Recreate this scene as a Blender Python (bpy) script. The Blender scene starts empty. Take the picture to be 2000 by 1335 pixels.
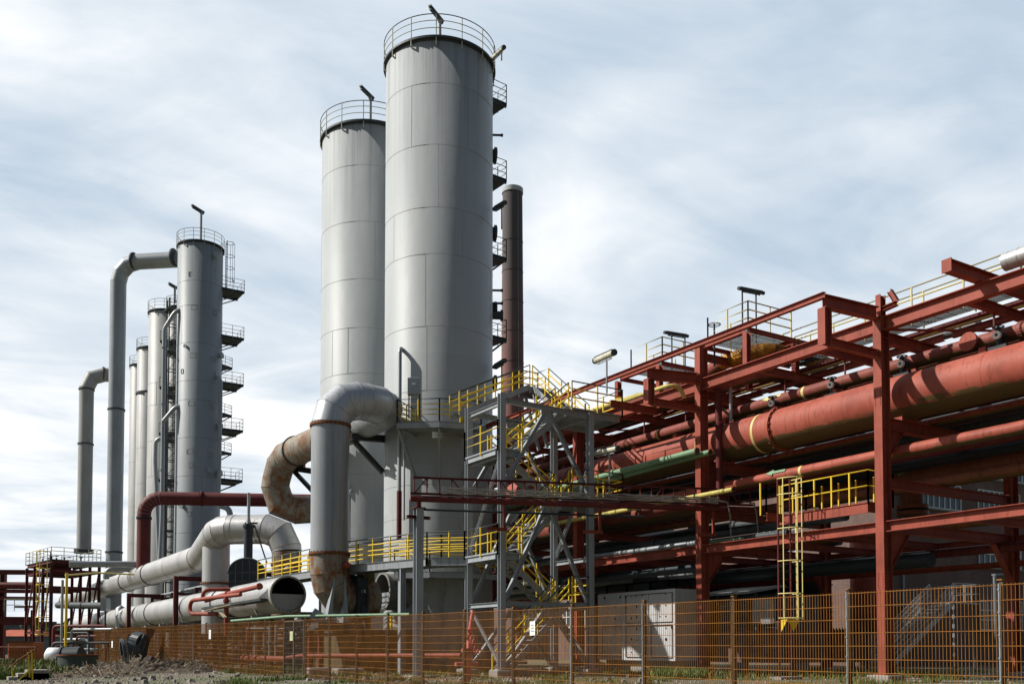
import bpy, math, random
from mathutils import Vector, Matrix
random.seed(7)
PI = math.pi
C = bpy.context.scene.collection
V = Vector

# ---------------------------------------------------------------- camera frame
EYE = V((0, 0, 1.2)); F_PX = 1850.0; PITCH = math.radians(2.2); YAW = math.radians(31.88)
PPY = 1262 - F_PX * math.tan(PITCH)
_fh = V((math.sin(YAW), math.cos(YAW), 0)); _r = V((math.cos(YAW), -math.sin(YAW), 0))
_f = _fh * math.cos(PITCH) + V((0, 0, math.sin(PITCH))); _u = _r.cross(_f)

def P(px, py, X=None, Y=None, Z=None, D=None):
    """World point seen at pixel (px,py) of the 2000 px wide photograph on a real plane of the plant (or at depth D)."""
    d = _r * ((px - 1000) / F_PX) + _u * ((PPY - py) / F_PX) + _f
    if X is not None: t = X / d.x
    elif Y is not None: t = Y / d.y
    elif Z is not None: t = (Z - EYE.z) / d.z
    else: t = D / d.dot(_fh)
    return EYE + d * t
def z_at(py, D): return P(1000, py, D=D).z

# ---------------------------------------------------------------- things, parts
ORG = {}
def thing(name, label, cat, loc=(0, 0, 0), group=None):
    o = bpy.data.objects.new(name, None); C.objects.link(o)
    o.empty_display_size = 0.3
    o.location = loc; o['label'] = label; o['category'] = cat
    if group: o['group'] = group
    ORG[o.name] = V(loc)
    return o
def tag(o, label=None, cat=None, group=None, kind=None):
    if label: o['label'] = label
    if cat: o['category'] = cat
    if group: o['group'] = group
    if kind: o['kind'] = kind
    return o
def dup(root, loc, label=None, group=None):
    r = root.copy(); C.objects.link(r); r.location = loc
    if label: r['label'] = label
    if group: r['group'] = group
    for ch in list(root.children):
        c = ch.copy(); C.objects.link(c); c.parent = r
        for g in list(ch.children):
            d = g.copy(); C.objects.link(d); d.parent = c
    return r

class MB:
    def __init__(s): s.v = []; s.f = []; s.s = []
    def add(s, vs, fs, sm=False):
        b = len(s.v); s.v += [tuple(p) for p in vs]
        s.f += [tuple(b + i for i in f) for f in fs]; s.s += [sm] * len(fs)
        return s
    def box(s, x0, x1, y0, y1, z0, z1):
        vs = [(x, y, z) for z in (z0, z1) for y in (y0, y1) for x in (x0, x1)]
        return s.add(vs, [(0, 2, 3, 1), (4, 5, 7, 6), (0, 1, 5, 4), (2, 6, 7, 3), (0, 4, 6, 2), (1, 3, 7, 5)])
    def frame(s, p0, p1, up):
        d = (V(p1) - V(p0)).normalized(); up = V(up)
        if abs(d.dot(up)) > 0.98: up = V((1, 0, 0)) if abs(d.x) < .9 else V((0, 1, 0))
        a = up.cross(d).normalized(); b = d.cross(a).normalized()
        return d, a, b
    def prof(s, p0, p1, pr, up=(0, 0, 1)):
        """extrude a profile (a=sideways, b=up) from p0 to p1"""
        p0, p1 = V(p0), V(p1); d, a, b = s.frame(p0, p1, up); n = len(pr)
        vs = [p0 + a * x + b * y for x, y in pr] + [p1 + a * x + b * y for x, y in pr]
        fs = [(i, (i + 1) % n, n + (i + 1) % n, n + i) for i in range(n)]
        fs += [tuple(range(n - 1, -1, -1)), tuple(range(n, 2 * n))]
        return s.add(vs, fs)
    def bar(s, p0, p1, w, h=None, up=(0, 0, 1)):
        h = h or w
        return s.prof(p0, p1, [(-w / 2, -h / 2), (w / 2, -h / 2), (w / 2, h / 2), (-w / 2, h / 2)], up)
    def ibeam(s, p0, p1, h, w, tf=None, tw=None, up=(0, 0, 1)):
        tf = tf or max(.012, h * .06); tw = tw or max(.008, h * .04); H = h / 2; W = w / 2; t = tw / 2
        pr = [(-W, -H), (W, -H), (W, -H + tf), (t, -H + tf), (t, H - tf), (W, H - tf), (W, H), (-W, H), (-W, H - tf), (-t, H - tf), (-t, -H + tf), (-W, -H + tf)]
        return s.prof(p0, p1, pr, up)
    def channel(s, p0, p1, h, w, t=.012, up=(0, 0, 1)):
        H = h / 2
        pr = [(0, -H), (w, -H), (w, -H + t), (t, -H + t), (t, H - t), (w, H - t), (w, H), (0, H)]
        return s.prof(p0, p1, pr, up)
    def tube(s, pts, r, n=12, caps=True, split=False, closed=False):
        """swept circle with mitred joints; split=True keeps every segment crisp (lobster-back bends)"""
        pts = [V(p) for p in pts]; m = len(pts)
        rs = r if isinstance(r, (list, tuple)) else [r] * m
        segs = [(i, (i + 1) % m) for i in range(m if closed else m - 1)]
        ds = [(pts[j] - pts[i]).normalized() for i, j in segs]
        def plane(k):
            if closed: a, b = ds[(k - 1) % len(ds)], ds[k % len(ds)]
            elif k == 0: a = b = ds[0]
            elif k == m - 1: a = b = ds[-1]
            else: a, b = ds[k - 1], ds[k]
            q = a + b
            return q.normalized() if q.length > 1e-6 else a
        up = V((0, 0, 1)) if abs(ds[0].z) < .95 else V((1, 0, 0))
        na = up.cross(ds[0]).normalized()
        rings = {}
        for si, (i, j) in enumerate(segs):
            d = ds[si]
            na = (na - d * na.dot(d)).normalized(); nb = d.cross(na)
            ring = []
            for k in (i, j):
                mn = plane(k); vs = []
                for q in range(n):
                    t = 2 * PI * q / n
                    o = (na * math.cos(t) + nb * math.sin(t)) * rs[k]
                    den = d.dot(mn)
                    vs.append(pts[k] + o - d * (o.dot(mn) / (den if abs(den) > .2 else .2)))
                ring.append(vs)
            rings[si] = ring
        if split or closed:
            for si in range(len(segs)):
                a, b = rings[si]
                s.add(a + b, [(q, (q + 1) % n, n + (q + 1) % n, n + q) for q in range(n)], n > 5)
        else:
            vs = list(rings[0][0]); fs = []
            for si in range(len(segs)):
                o = si * n; vs += rings[si][1]
                fs += [(o + q, o + (q + 1) % n, o + n + (q + 1) % n, o + n + q) for q in range(n)]
            s.add(vs, fs, n > 5)
        if caps and not closed:
            s.add(rings[0][0], [tuple(range(n - 1, -1, -1))]); s.add(rings[len(segs) - 1][1], [tuple(range(n))])
        return s
    def cyl(s, p0, p1, r, n=16, caps=True): return s.tube([p0, p1], r, n, caps)
    def flange(s, p, d, r, t=.06, lip=.09, n=28):
        p, d = V(p), V(d).normalized()
        return s.tube([p - d * t, p + d * t], r + lip, n, True)
    def lathe(s, c, prof, n=48, axis='z', caps=False, sm=True):
        c = V(c); vs = []; k = len(prof)
        for q in range(n):
            t = 2 * PI * q / n; cs, sn = math.cos(t), math.sin(t)
            for r, h in prof:
                if axis == 'z': vs.append(c + V((r * cs, r * sn, h)))
                elif axis == 'x': vs.append(c + V((h, r * cs, r * sn)))
                else: vs.append(c + V((r * sn, h, r * cs)))
        fs = []
        for q in range(n):
            w = (q + 1) % n
            for i in range(k - 1): fs.append((q * k + i, w * k + i, w * k + i + 1, q * k + i + 1))
        s.add(vs, fs, sm)
        return s
    def arc(s, c, r, a0, a1, n, z=0): return [V((c[0] + r * math.cos(a0 + (a1 - a0) * i / n), c[1] + r * math.sin(a0 + (a1 - a0) * i / n), z)) for i in range(n + 1)]
    def ring(s, c, r, t, n=48, k=6):
        pts = [V((c[0] + r * math.cos(2 * PI * i / n), c[1] + r * math.sin(2 * PI * i / n), c[2])) for i in range(n)]
        return s.tube(pts, t, k, closed=True)
    def wheel(s, c, ax, r, t=.02, sp=4):
        c, ax = V(c), V(ax).normalized(); u = ax.orthogonal().normalized(); w = ax.cross(u)
        pts = [c + (u * math.cos(2 * PI * i / 20) + w * math.sin(2 * PI * i / 20)) * r for i in range(20)]
        s.tube(pts, t, 6, closed=True)
        for i in range(sp):
            a = 2 * PI * i / sp; s.bar(c, c + (u * math.cos(a) + w * math.sin(a)) * r, t * 1.2)
        return s.cyl(c - ax * t * 2, c + ax * t * 2, t * 2, 8)
    def build(s, name, mat, parent=None, label=None, bevel=0, loc=None):
        me = bpy.data.meshes.new(name)
        if parent is not None: org = ORG.get(parent.name, V((0, 0, 0)))
        else:
            if loc is None and s.v:
                xs = [p[0] for p in s.v]; ys = [p[1] for p in s.v]; zs = [p[2] for p in s.v]
                loc = ((min(xs) + max(xs)) / 2, (min(ys) + max(ys)) / 2, min(zs))
            org = V(loc or (0, 0, 0))
        me.from_pydata([(p[0] - org.x, p[1] - org.y, p[2] - org.z) for p in s.v], [], s.f)
        me.polygons.foreach_set('use_smooth', s.s)
        me.materials.append(mat); me.update()
        o = bpy.data.objects.new(name, me); C.objects.link(o)
        if parent is not None: o.parent = parent; ORG[o.name] = org
        else: o.location = org; ORG[o.name] = org
        if label: o['label'] = label
        if bevel:
            b = o.modifiers.new('bevel', 'BEVEL'); b.width = bevel; b.segments = 1; b.limit_method = 'ANGLE'
        return o

def fillet(pts, R, n=3):
    """replace corners by n-segment bends of centreline radius R"""
    pts = [V(p) for p in pts]; out = [pts[0]]
    for i in range(1, len(pts) - 1):
        a, b, c = pts[i - 1], pts[i], pts[i + 1]
        u = (a - b).normalized(); w = (c - b).normalized(); ang = u.angle(w)
        if ang > PI - .03: out.append(b); continue
        r = R[i - 1] if isinstance(R, (list, tuple)) else R
        t = min(r / math.tan(ang / 2), (a - b).length * .49 if i > 1 else (a - b).length * .98, (c - b).length * .49 if i < len(pts) - 2 else (c - b).length * .98)
        rr = t * math.tan(ang / 2)
        ctr = b + (u + w).normalized() * (rr / math.sin(ang / 2))
        s0 = b + u * t - ctr; s1 = b + w * t - ctr; tot = s0.angle(s1)
        for k in range(n + 1):
            q = k / n
            out.append(ctr + (s0 * math.sin((1 - q) * tot) + s1 * math.sin(q * tot)) / math.sin(tot))
    out.append(pts[-1]); return out

def guard(yel, dark, pts, h=1.1, rails=(.45, .78), sp=1.3, r=.02, closed=False, low=.12):
    """yellow posts and mid rails, dark hand rail along deck polyline pts"""
    pts = [V(p) for p in pts]
    dark.tube([p + V((0, 0, h)) for p in pts], r * 1.15, 6)
    for q in rails: yel.tube([p + V((0, 0, q)) for p in pts], r * 1.25, 6)
    for a, b in zip(pts[:-1], pts[1:]):
        L = (b - a).length; n = max(1, round(L / sp))
        for i in range(n + 1):
            p = a.lerp(b, i / n); yel.bar(p + V((0, 0, -low)), p + V((0, 0, h)), r * 2.0, r * 2.2)

# ---------------------------------------------------------------- materials
MATS = {}
def nodes(name):
    m = bpy.data.materials.new(name); m.use_nodes = True; nt = m.node_tree; MATS[name] = m
    return m, nt, nt.nodes['Principled BSDF']
def N(nt, t, **kw):
    n = nt.nodes.new(t)
    for k, v in kw.items():
        if k in n.inputs.keys(): n.inputs[k].default_value = v
        else: setattr(n, k, v)
    return n
def ramp(nt, fac, stops):
    r = nt.nodes.new('ShaderNodeValToRGB'); el = r.color_ramp.elements
    while len(el) < len(stops): el.new(.5)
    for e, (p, c) in zip(el, stops): e.position = p; e.color = (*c, 1) if len(c) == 3 else c
    nt.links.new(fac, r.inputs[0]); return r.outputs[0]
def grating(mb, x0, x1, y0, y1, z, step=.11):
    x = x0
    while x < x1: mb.box(x, x + .03, y0, y1, z - .03, z); x += step
    y = y0
    while y < y1: mb.box(x0, x1, y, y + .02, z - .04, z - .031); y += .5
    return mb
def noise(nt, scale=(1, 1, 1), s=1.0, detail=6, rough=.6, dist=0.0):
    g = nt.nodes.get('geo') or N(nt, 'ShaderNodeNewGeometry'); g.name = 'geo'
    mp = N(nt, 'ShaderNodeMapping'); mp.inputs['Scale'].default_value = scale
    nt.links.new(g.outputs['Position'], mp.inputs['Vector'])
    n = N(nt, 'ShaderNodeTexNoise', Scale=s, Detail=detail, Roughness=rough, Distortion=dist)
    nt.links.new(mp.outputs[0], n.inputs['Vector']); return n.outputs['Fac']
def mixc(nt, fac, a, b):
    m = N(nt, 'ShaderNodeMix', data_type='RGBA')
    for i, v in ((6, a), (7, b)):
        if isinstance(v, tuple): m.inputs[i].default_value = (*v, 1)
        else: nt.links.new(v, m.inputs[i])
    if isinstance(fac, float): m.inputs[0].default_value = fac
    else: nt.links.new(fac, m.inputs[0])
    return m.outputs[2]
def bump(nt, bs, h, st=.3, d=.02):
    b = N(nt, 'ShaderNodeBump', Strength=st, Distance=d); nt.links.new(h, b.inputs['Height']); nt.links.new(b.outputs[0], bs.inputs['Normal'])
def k(c, m): return tuple(x * m for x in c)
def paint(name, col, dirt=None, amt=(.52, .72), rough=.5, metal=0, streak=True, col2=None, st=.15, rust=None, rust_at=(.66, .72)):
    """weathered paint: two large tones, vertical run-off streaks, rust blotches"""
    m, nt, bs = nodes(name)
    big = noise(nt, (1, 1, .5), .6, 5, .6)
    c = ramp(nt, big, [(.35, k(col, .86)), (.65, col2 or k(col, 1.08))])
    if dirt:
        sn = noise(nt, (7, 7, .35) if streak else (2, 2, 2), 1.0, 6, .65)
        f = ramp(nt, sn, [(amt[0], (0, 0, 0)), (amt[1], (1, 1, 1))])
        c = mixc(nt, f, c, dirt)
    if rust:
        rn = noise(nt, (1.3, 1.3, 1.0), 1.6, 8, .7)
        f = ramp(nt, rn, [(rust_at[0], (0, 0, 0)), (rust_at[1], (1, 1, 1))])
        c = mixc(nt, f, c, rust)
    fine = noise(nt, (1, 1, 1), 14, 4, .7)
    nt.links.new(c, bs.inputs['Base Color']); bs.inputs['Metallic'].default_value = metal; bs.inputs['Specular IOR Level'].default_value = .3
    rr = ramp(nt, fine, [(.3, (rough - .08,) * 3), (.7, (rough + .12,) * 3)]); nt.links.new(rr, bs.inputs['Roughness'])
    bump(nt, bs, fine, st, .01)
    return m
def plates(name, col, wdt=4.6, hgt=4.0, top=33.0, rust=True):
    """rolled plates: every plate its own tone, faint buckles, dirt runs below the rim"""
    m, nt, bs = nodes(name)
    tc_ = N(nt, 'ShaderNodeTexCoord'); sx = N(nt, 'ShaderNodeSeparateXYZ'); nt.links.new(tc_.outputs['Object'], sx.inputs[0])
    at = N(nt, 'ShaderNodeMath', operation='ARCTAN2'); nt.links.new(sx.outputs[1], at.inputs[0]); nt.links.new(sx.outputs[0], at.inputs[1])
    mu = N(nt, 'ShaderNodeMath', operation='MULTIPLY'); mu.inputs[1].default_value = 2.87; nt.links.new(at.outputs[0], mu.inputs[0])
    cb = N(nt, 'ShaderNodeCombineXYZ'); nt.links.new(mu.outputs[0], cb.inputs[0]); nt.links.new(sx.outputs[2], cb.inputs[1])
    b = N(nt, 'ShaderNodeTexBrick', Scale=1.0); b.inputs['Brick Width'].default_value = wdt; b.inputs['Row Height'].default_value = hgt; b.inputs['Mortar Size'].default_value = .0
    b.inputs['Color1'].default_value = (*k(col, .93), 1); b.inputs['Color2'].default_value = (*k(col, 1.06), 1); b.inputs['Mortar'].default_value = (*col, 1)
    nt.links.new(cb.outputs[0], b.inputs['Vector'])
    c = mixc(nt, .5, b.outputs[0], ramp(nt, noise(nt, (1, 1, .35), .5, 6, .6), [(.32, k(col, .88)), (.68, k(col, 1.1))]))
    st_ = noise(nt, (6, 6, .12), 1.0, 6, .7)
    c = mixc(nt, ramp(nt, st_, [(.56, (0, 0, 0)), (.80, (.55,) * 3)]), c, k(col, .62))
    zr = N(nt, 'ShaderNodeMapRange'); zr.inputs[1].default_value = top * .72; zr.inputs[2].default_value = top; nt.links.new(sx.outputs[2], zr.inputs[0])
    mm = N(nt, 'ShaderNodeMath', operation='MULTIPLY'); nt.links.new(zr.outputs[0], mm.inputs[0]); nt.links.new(ramp(nt, noise(nt, (3, 3, .06), 1.4, 5, .7), [(.45, (0, 0, 0)), (.68, (.9,) * 3)]), mm.inputs[1])
    c = mixc(nt, mm.outputs[0], c, k(col, .5))
    if rust:
        zl = N(nt, 'ShaderNodeMapRange'); zl.inputs[1].default_value = 10.0; zl.inputs[2].default_value = .5; nt.links.new(sx.outputs[2], zl.inputs[0])
        m3 = N(nt, 'ShaderNodeMath', operation='MULTIPLY'); nt.links.new(zl.outputs[0], m3.inputs[0]); nt.links.new(ramp(nt, noise(nt, (2.5, 2.5, .3), 1.2, 8, .75), [(.50, (0, 0, 0)), (.66, (.8,) * 3)]), m3.inputs[1])
        c = mixc(nt, m3.outputs[0], c, (.16, .125, .085))
        c = mixc(nt, ramp(nt, noise(nt, (3, 3, 1.2), 2.0, 8, .8), [(.70, (0, 0, 0)), (.74, (.8,) * 3)]), c, (.17, .10, .06))
    nt.links.new(c, bs.inputs['Base Color']); bs.inputs['Roughness'].default_value = .5; bs.inputs['Specular IOR Level'].default_value = .2
    bump(nt, bs, noise(nt, (1, 1, .8), 1.1, 3, .5), .25, .05)
    return m
RUST = (.16, .06, .022)
TOWER = paint('tower_paint', (.335, .34, .33), (.235, .24, .235), (.52, .82), .5, col2=(.365, .37, .36))
TOWERP = plates('tower_plates', (.335, .355, .36)); COLP = plates('column_plates', (.27, .295, .31), 3.2, 3.0, 43)
TOWER2 = paint('column_paint', (.26, .28, .29), (.19, .205, .215), (.5, .8), .5)
SEAM = paint('weld_seam', (.275, .285, .285), rough=.6)
DUCT = paint('duct_paint', (.31, .33, .345), (.22, .23, .235), (.5, .8), .38, metal=.25, rust=RUST, rust_at=(.74, .78))
SILVER = paint('aluminium_cladding', (.46, .46, .455), (.27, .255, .23), (.52, .75), .4, metal=.5, rust=(.22, .11, .05), rust_at=(.69, .78))
ELBOW = paint('weathered_elbow_steel', (.40, .42, .44), (.22, .22, .215), (.50, .85), .42, metal=.4, rust=(.15, .075, .035), rust_at=(.64, .72))
OLD = paint('rusted_duct', (.25, .24, .21), (.17, .125, .075), (.42, .66), .55, metal=.2, rust=(.17, .065, .018), rust_at=(.46, .60))
RUSTY = paint('rust', (.17, .06, .022), (.09, .035, .018), (.5, .7), .85, st=.5)
STEEL = paint('grey_steel', (.30, .325, .345), (.18, .19, .195), (.52, .75), .5, rust=RUST, rust_at=(.74, .78))
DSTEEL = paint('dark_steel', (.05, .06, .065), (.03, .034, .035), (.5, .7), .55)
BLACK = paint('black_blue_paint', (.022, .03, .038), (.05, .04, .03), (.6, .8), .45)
YEL = paint('yellow_paint', (.72, .50, .03), (.42, .29, .03), (.58, .75), .5)
PYEL = paint('faded_yellow_paint', (.62, .52, .20), (.38, .30, .12), (.58, .75), .5)
def red_mat(name, col, algae=0.0, st=.15):
    m, nt, bs = nodes(name)
    c = ramp(nt, noise(nt, (1, 1, 1), .8, 6, .65), [(.3, k(col, .72)), (.5, col), (.7, (col[0] * 1.15, col[1] * 1.3, col[2] * 1.4))])
    f = ramp(nt, noise(nt, (5, 5, .5), 1.2, 7, .75), [(.52, (0, 0, 0)), (.66, (.9, .9, .9))])
    c = mixc(nt, f, c, k(col, .5))
    f = ramp(nt, noise(nt, (2.2, 2.2, 1.2), 2.0, 8, .75), [(.66, (0, 0, 0)), (.70, (1, 1, 1))])
    c = mixc(nt, f, c, (.085, .035, .022))
    if algae:
        # green growth on the damp lower flank, ragged by noise
        g = nt.nodes['geo']; sx = N(nt, 'ShaderNodeSeparateXYZ'); nt.links.new(g.outputs['Normal'], sx.inputs[0])
        ad = N(nt, 'ShaderNodeMath', operation='MULTIPLY_ADD'); ad.inputs[1].default_value = 1.15; 
        nt.links.new(noise(nt, (6, .7, 3), 1.0, 6, .7), ad.inputs[0]); nt.links.new(sx.outputs[2], ad.inputs[2])
        f = ramp(nt, ad.outputs[0], [(-.0, (algae,) * 3), (.10, (0, 0, 0))]); c = mixc(nt, f, c, (.06, .062, .02))
    fine = noise(nt, (1, 1, 1), 18, 4, .7)
    nt.links.new(c, bs.inputs['Base Color']); bs.inputs['Roughness'].default_value = .6; bs.inputs['Specular IOR Level'].default_value = .25; bump(nt, bs, fine, st, .008)
    return m
RED = red_mat('red_oxide_paint', (.275, .059, .036))
REDP = red_mat('red_oxide_pipe', (.315, .071, .044), .85)
REDM = red_mat('brownish_red_pipe', (.22, .056, .040), .8, .3)
REDB = red_mat('faded_red_pipe', (.30, .095, .065), .7, .3)
DRED = red_mat('dark_red_paint', (.12, .022, .020))
HYD = red_mat('hydrant_red', (.62, .15, .14))
OXP = red_mat('rust_brown_pipe', (.19, .062, .028), .6, .3)
GREEN = paint('green_pipe_paint', (.17, .29, .17), (.10, .15, .09), (.55, .75), .5)
YPIPE = paint('yellow_pipe_paint', (.50, .42, .12), (.25, .21, .08), (.52, .7), .5)
ORNG = paint('orange_yellow_pipe', (.42, .20, .015), (.20, .07, .02), (.45, .6), .6, rust=RUST, rust_at=(.52, .6))
FENCE = paint('rusty_fence', (.27, .108, .013), (.14, .058, .012), (.48, .66), .75, streak=False)
POSTM = paint('fence_post_metal', (.10, .06, .03), (.16, .12, .09), (.55, .7), .6, streak=False)
GALV = paint('galvanised', (.30, .32, .33), (.2, .22, .23), (.5, .7), .42, metal=.5)
WHITE = paint('white_sheet', (.74, .75, .76), (.50, .50, .50), (.56, .75), .35, metal=.3)
PAPER = paint('paper', (.78, .78, .76), rough=.8)
PAPERG = paint('faded_notice', (.45, .50, .28), rough=.8)
INK = paint('ink', (.08, .08, .08), rough=.8)
CONC = paint('concrete', (.30, .28, .25), (.18, .17, .14), (.5, .7), .9, st=.5)
GLASS, _nt, _b = nodes('window_glass'); _b.inputs['Base Color'].default_value = (.05, .07, .08, 1); _b.inputs['Roughness'].default_value = .08
LAMPG = paint('lamp_cover', (.62, .60, .48), (.4, .38, .28), (.5, .7), .3)
WIRE = paint('cable', (.25, .24, .23), rough=.7)
ROOFT = paint('roof_tile', (.38, .09, .045), (.22, .06, .035), (.5, .7), .8)
def brick_mat(name, c1, c2, mortar):
    m, nt, bs = nodes(name)
    g = N(nt, 'ShaderNodeNewGeometry'); g.name = 'geo'; sx = N(nt, 'ShaderNodeSeparateXYZ'); nt.links.new(g.outputs['Position'], sx.inputs[0])
    ad = N(nt, 'ShaderNodeMath', operation='ADD'); nt.links.new(sx.outputs[0], ad.inputs[0]); nt.links.new(sx.outputs[1], ad.inputs[1])
    cb = N(nt, 'ShaderNodeCombineXYZ'); nt.links.new(ad.outputs[0], cb.inputs[0]); nt.links.new(sx.outputs[2], cb.inputs[1])
    b = N(nt, 'ShaderNodeTexBrick', Scale=1.0); b.inputs['Brick Width'].default_value = .25; b.inputs['Row Height'].default_value = .077
    b.inputs['Mortar Size'].default_value = .011; b.inputs['Mortar Smooth'].default_value = .2
    b.inputs['Color1'].default_value = (*c1, 1); b.inputs['Color2'].default_value = (*c2, 1); b.inputs['Mortar'].default_value = (*mortar, 1)
    nt.links.new(cb.outputs[0], b.inputs['Vector'])
    f = ramp(nt, noise(nt, (1, 1, .6), .7, 7, .7), [(.3, (.65,) * 3), (.7, (1.15,) * 3)])
    mu = N(nt, 'ShaderNodeMix', data_type='RGBA', blend_type='MULTIPLY'); mu.inputs[0].default_value = 1
    nt.links.new(b.outputs[0], mu.inputs[6]); nt.links.new(f, mu.inputs[7]); nt.links.new(mu.outputs[2], bs.inputs['Base Color'])
    bs.inputs['Roughness'].default_value = .9; bump(nt, bs, b.outputs['Fac'], -.4, .02)
    return m
BRICK = brick_mat('brick_wall', (.17, .085, .065), (.13, .068, .055), (.15, .135, .12))
# ---------------------------------------------------------------- camera, light, sky
cam = bpy.data.cameras.new('camera'); co = bpy.data.objects.new('camera', cam); C.objects.link(co)
cam.sensor_width = 36; cam.lens = 36 * F_PX / 2000; cam.shift_y = (PPY - 667.5) / 2000; cam.clip_end = 3000; cam.clip_start = .1
co.location = EYE; co.rotation_euler = (PI / 2 + PITCH, 0, -YAW)
S = bpy.context.scene; S.camera = co
S.view_settings.view_transform = 'Standard'; S.view_settings.look = 'None'; S.view_settings.exposure = 0.28; S.view_settings.gamma = 1
SUN_EL = math.radians(41)
sd = (-_r * 1.0 + _fh * .0).normalized(); sdir = V((sd.x * math.cos(SUN_EL), sd.y * math.cos(SUN_EL), math.sin(SUN_EL)))
sl = bpy.data.lights.new('sun', 'SUN'); sl.energy = 5.0; sl.angle = math.radians(.6); sl.color = (1, .955, .88)
so = bpy.data.objects.new('sun', sl); C.objects.link(so); so.location = (-40, 20, 60); so.rotation_euler = sdir.to_track_quat('Z', 'Y').to_euler()

w = bpy.data.worlds.new("World"); S.world = w; w.use_nodes = True; nt = w.node_tree; nt.nodes.clear()
out = N(nt, 'ShaderNodeOutputWorld'); bg = N(nt, 'ShaderNodeBackground', Strength=.05); nt.links.new(bg.outputs[0], out.inputs[0])
sky = N(nt, 'ShaderNodeTexSky', sky_type='NISHITA', sun_disc=False, sun_elevation=SUN_EL, sun_rotation=math.atan2(sdir.x, sdir.y), altitude=50, air_density=1.0, dust_density=2.0, ozone_density=1.4)
tc = N(nt, 'ShaderNodeTexCoord'); sx = N(nt, 'ShaderNodeSeparateXYZ'); nt.links.new(tc.outputs['Generated'], sx.inputs[0])
def mth(op, a, b=None, c=None):
    m = N(nt, 'ShaderNodeMath', operation=op)
    for i, q in enumerate((a, b, c)):
        if q is None: continue
        if isinstance(q, (int, float)): m.inputs[i].default_value = q
        else: nt.links.new(q, m.inputs[i])
    return m.outputs[0]
zc = mth('MAXIMUM', mth('ADD', sx.outputs[2], .12), .03)      # clouds lie on a high plane: divide by height
cx = mth('DIVIDE', sx.outputs[0], zc); cy = mth('DIVIDE', sx.outputs[1], zc)
cb = N(nt, 'ShaderNodeCombineXYZ'); nt.links.new(cx, cb.inputs[0]); nt.links.new(cy, cb.inputs[1])
def cloud(rot, scale, s, detail, rough, dist, loc=(0, 0, 0)):
    mp = N(nt, 'ShaderNodeMapping'); mp.inputs['Rotation'].default_value = (0, 0, rot); mp.inputs['Scale'].default_value = scale; mp.inputs['Location'].default_value = loc
    nt.links.new(cb.outputs[0], mp.inputs['Vector'])
    n = N(nt, 'ShaderNodeTexNoise', Scale=s, Detail=detail, Roughness=rough, Distortion=dist); nt.links.new(mp.outputs[0], n.inputs['Vector']); return n.outputs['Fac']
big = cloud(.3, (1, 1, 1), 1.0, 4, .55, .6, (3.1, 1.7, 0)); wisp = cloud(.9, (.75, 1.25, 1), 1.8, 8, .58, .9, (1.3, 4.2, 0)); fine = cloud(.6, (.8, 1.6, 1), 6, 6, .6, .6)
# more cloud towards the left (away from the rack side) of the sky, where the veil thickens
side = mth('ADD', mth('MULTIPLY', sx.outputs[0], -_r.x), mth('MULTIPLY', sx.outputs[1], -_r.y))
cov = mth('ADD', mth('ADD', mth('MULTIPLY', big, .95), mth('MULTIPLY', wisp, .65)), mth('MULTIPLY', fine, .12))
cov = mth('ADD', cov, mth('MULTIPLY', side, .13)); cov = mth('ADD', cov, mth('MULTIPLY', sx.outputs[2], -.15))
f = ramp(nt, cov, [(.60, (0, 0, 0)), (.79, (.5,) * 3), (.96, (1, 1, 1))])
bl = mixc(nt, f, (9.9, 12.0, 14.2), (16.8, 17.2, 17.5))
fm = mth('ADD', mth('MULTIPLY', f, .15), .85)
# the veil of cloud lies over the plant; dark clear sky behind and above the viewer is added to lower fill
fwd = mth('ADD', mth('MULTIPLY', sx.outputs[0], _fh.x - .25 * _r.x), mth('MULTIPLY', sx.outputs[1], _fh.y - .25 * _r.y))
cl = ramp(nt, mth('ADD', mth('ADD', fwd, mth('MULTIPLY', sx.outputs[2], -.25)), .5), [(.30, (.04,) * 3), (.85, (1, 1, 1))])
fm = mth('MULTIPLY', fm, cl)
col = mixc(nt, fm, mixc(nt, .45, sky.outputs[0], (1.5, 2.2, 3.3)), bl)
nt.links.new(col, bg.inputs[0])

# ---------------------------------------------------------------- ground
m, gt, bs = nodes('ground_earth')
n1 = noise(gt, (1, 1, 1), .35, 7, .65); n2 = noise(gt, (1, 1, 1), 9, 6, .75)
base = ramp(gt, n2, [(.3, (.07, .052, .035)), (.5, (.15, .12, .085)), (.72, (.30, .27, .22))])
gr = ramp(gt, n1, [(.46, (0, 0, 0)), (.56, (1, 1, 1))])
base = mixc(gt, gr, base, ramp(gt, n2, [(.3, (.04, .055, .015)), (.7, (.13, .16, .05))]))
gt.links.new(base, bs.inputs['Base Color']); bs.inputs['Roughness'].default_value = .95; bump(gt, bs, n2, .9, .06)
GROUND = m
g = MB()
g.add([(-1200, -1200, 0), (1200, -1200, 0), (1200, 1200, 0), (-1200, 1200, 0)], [(0, 1, 2, 3)])
go = g.build('ground', GROUND, loc=(0, 0, 0)); tag(go, kind='structure')

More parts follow.
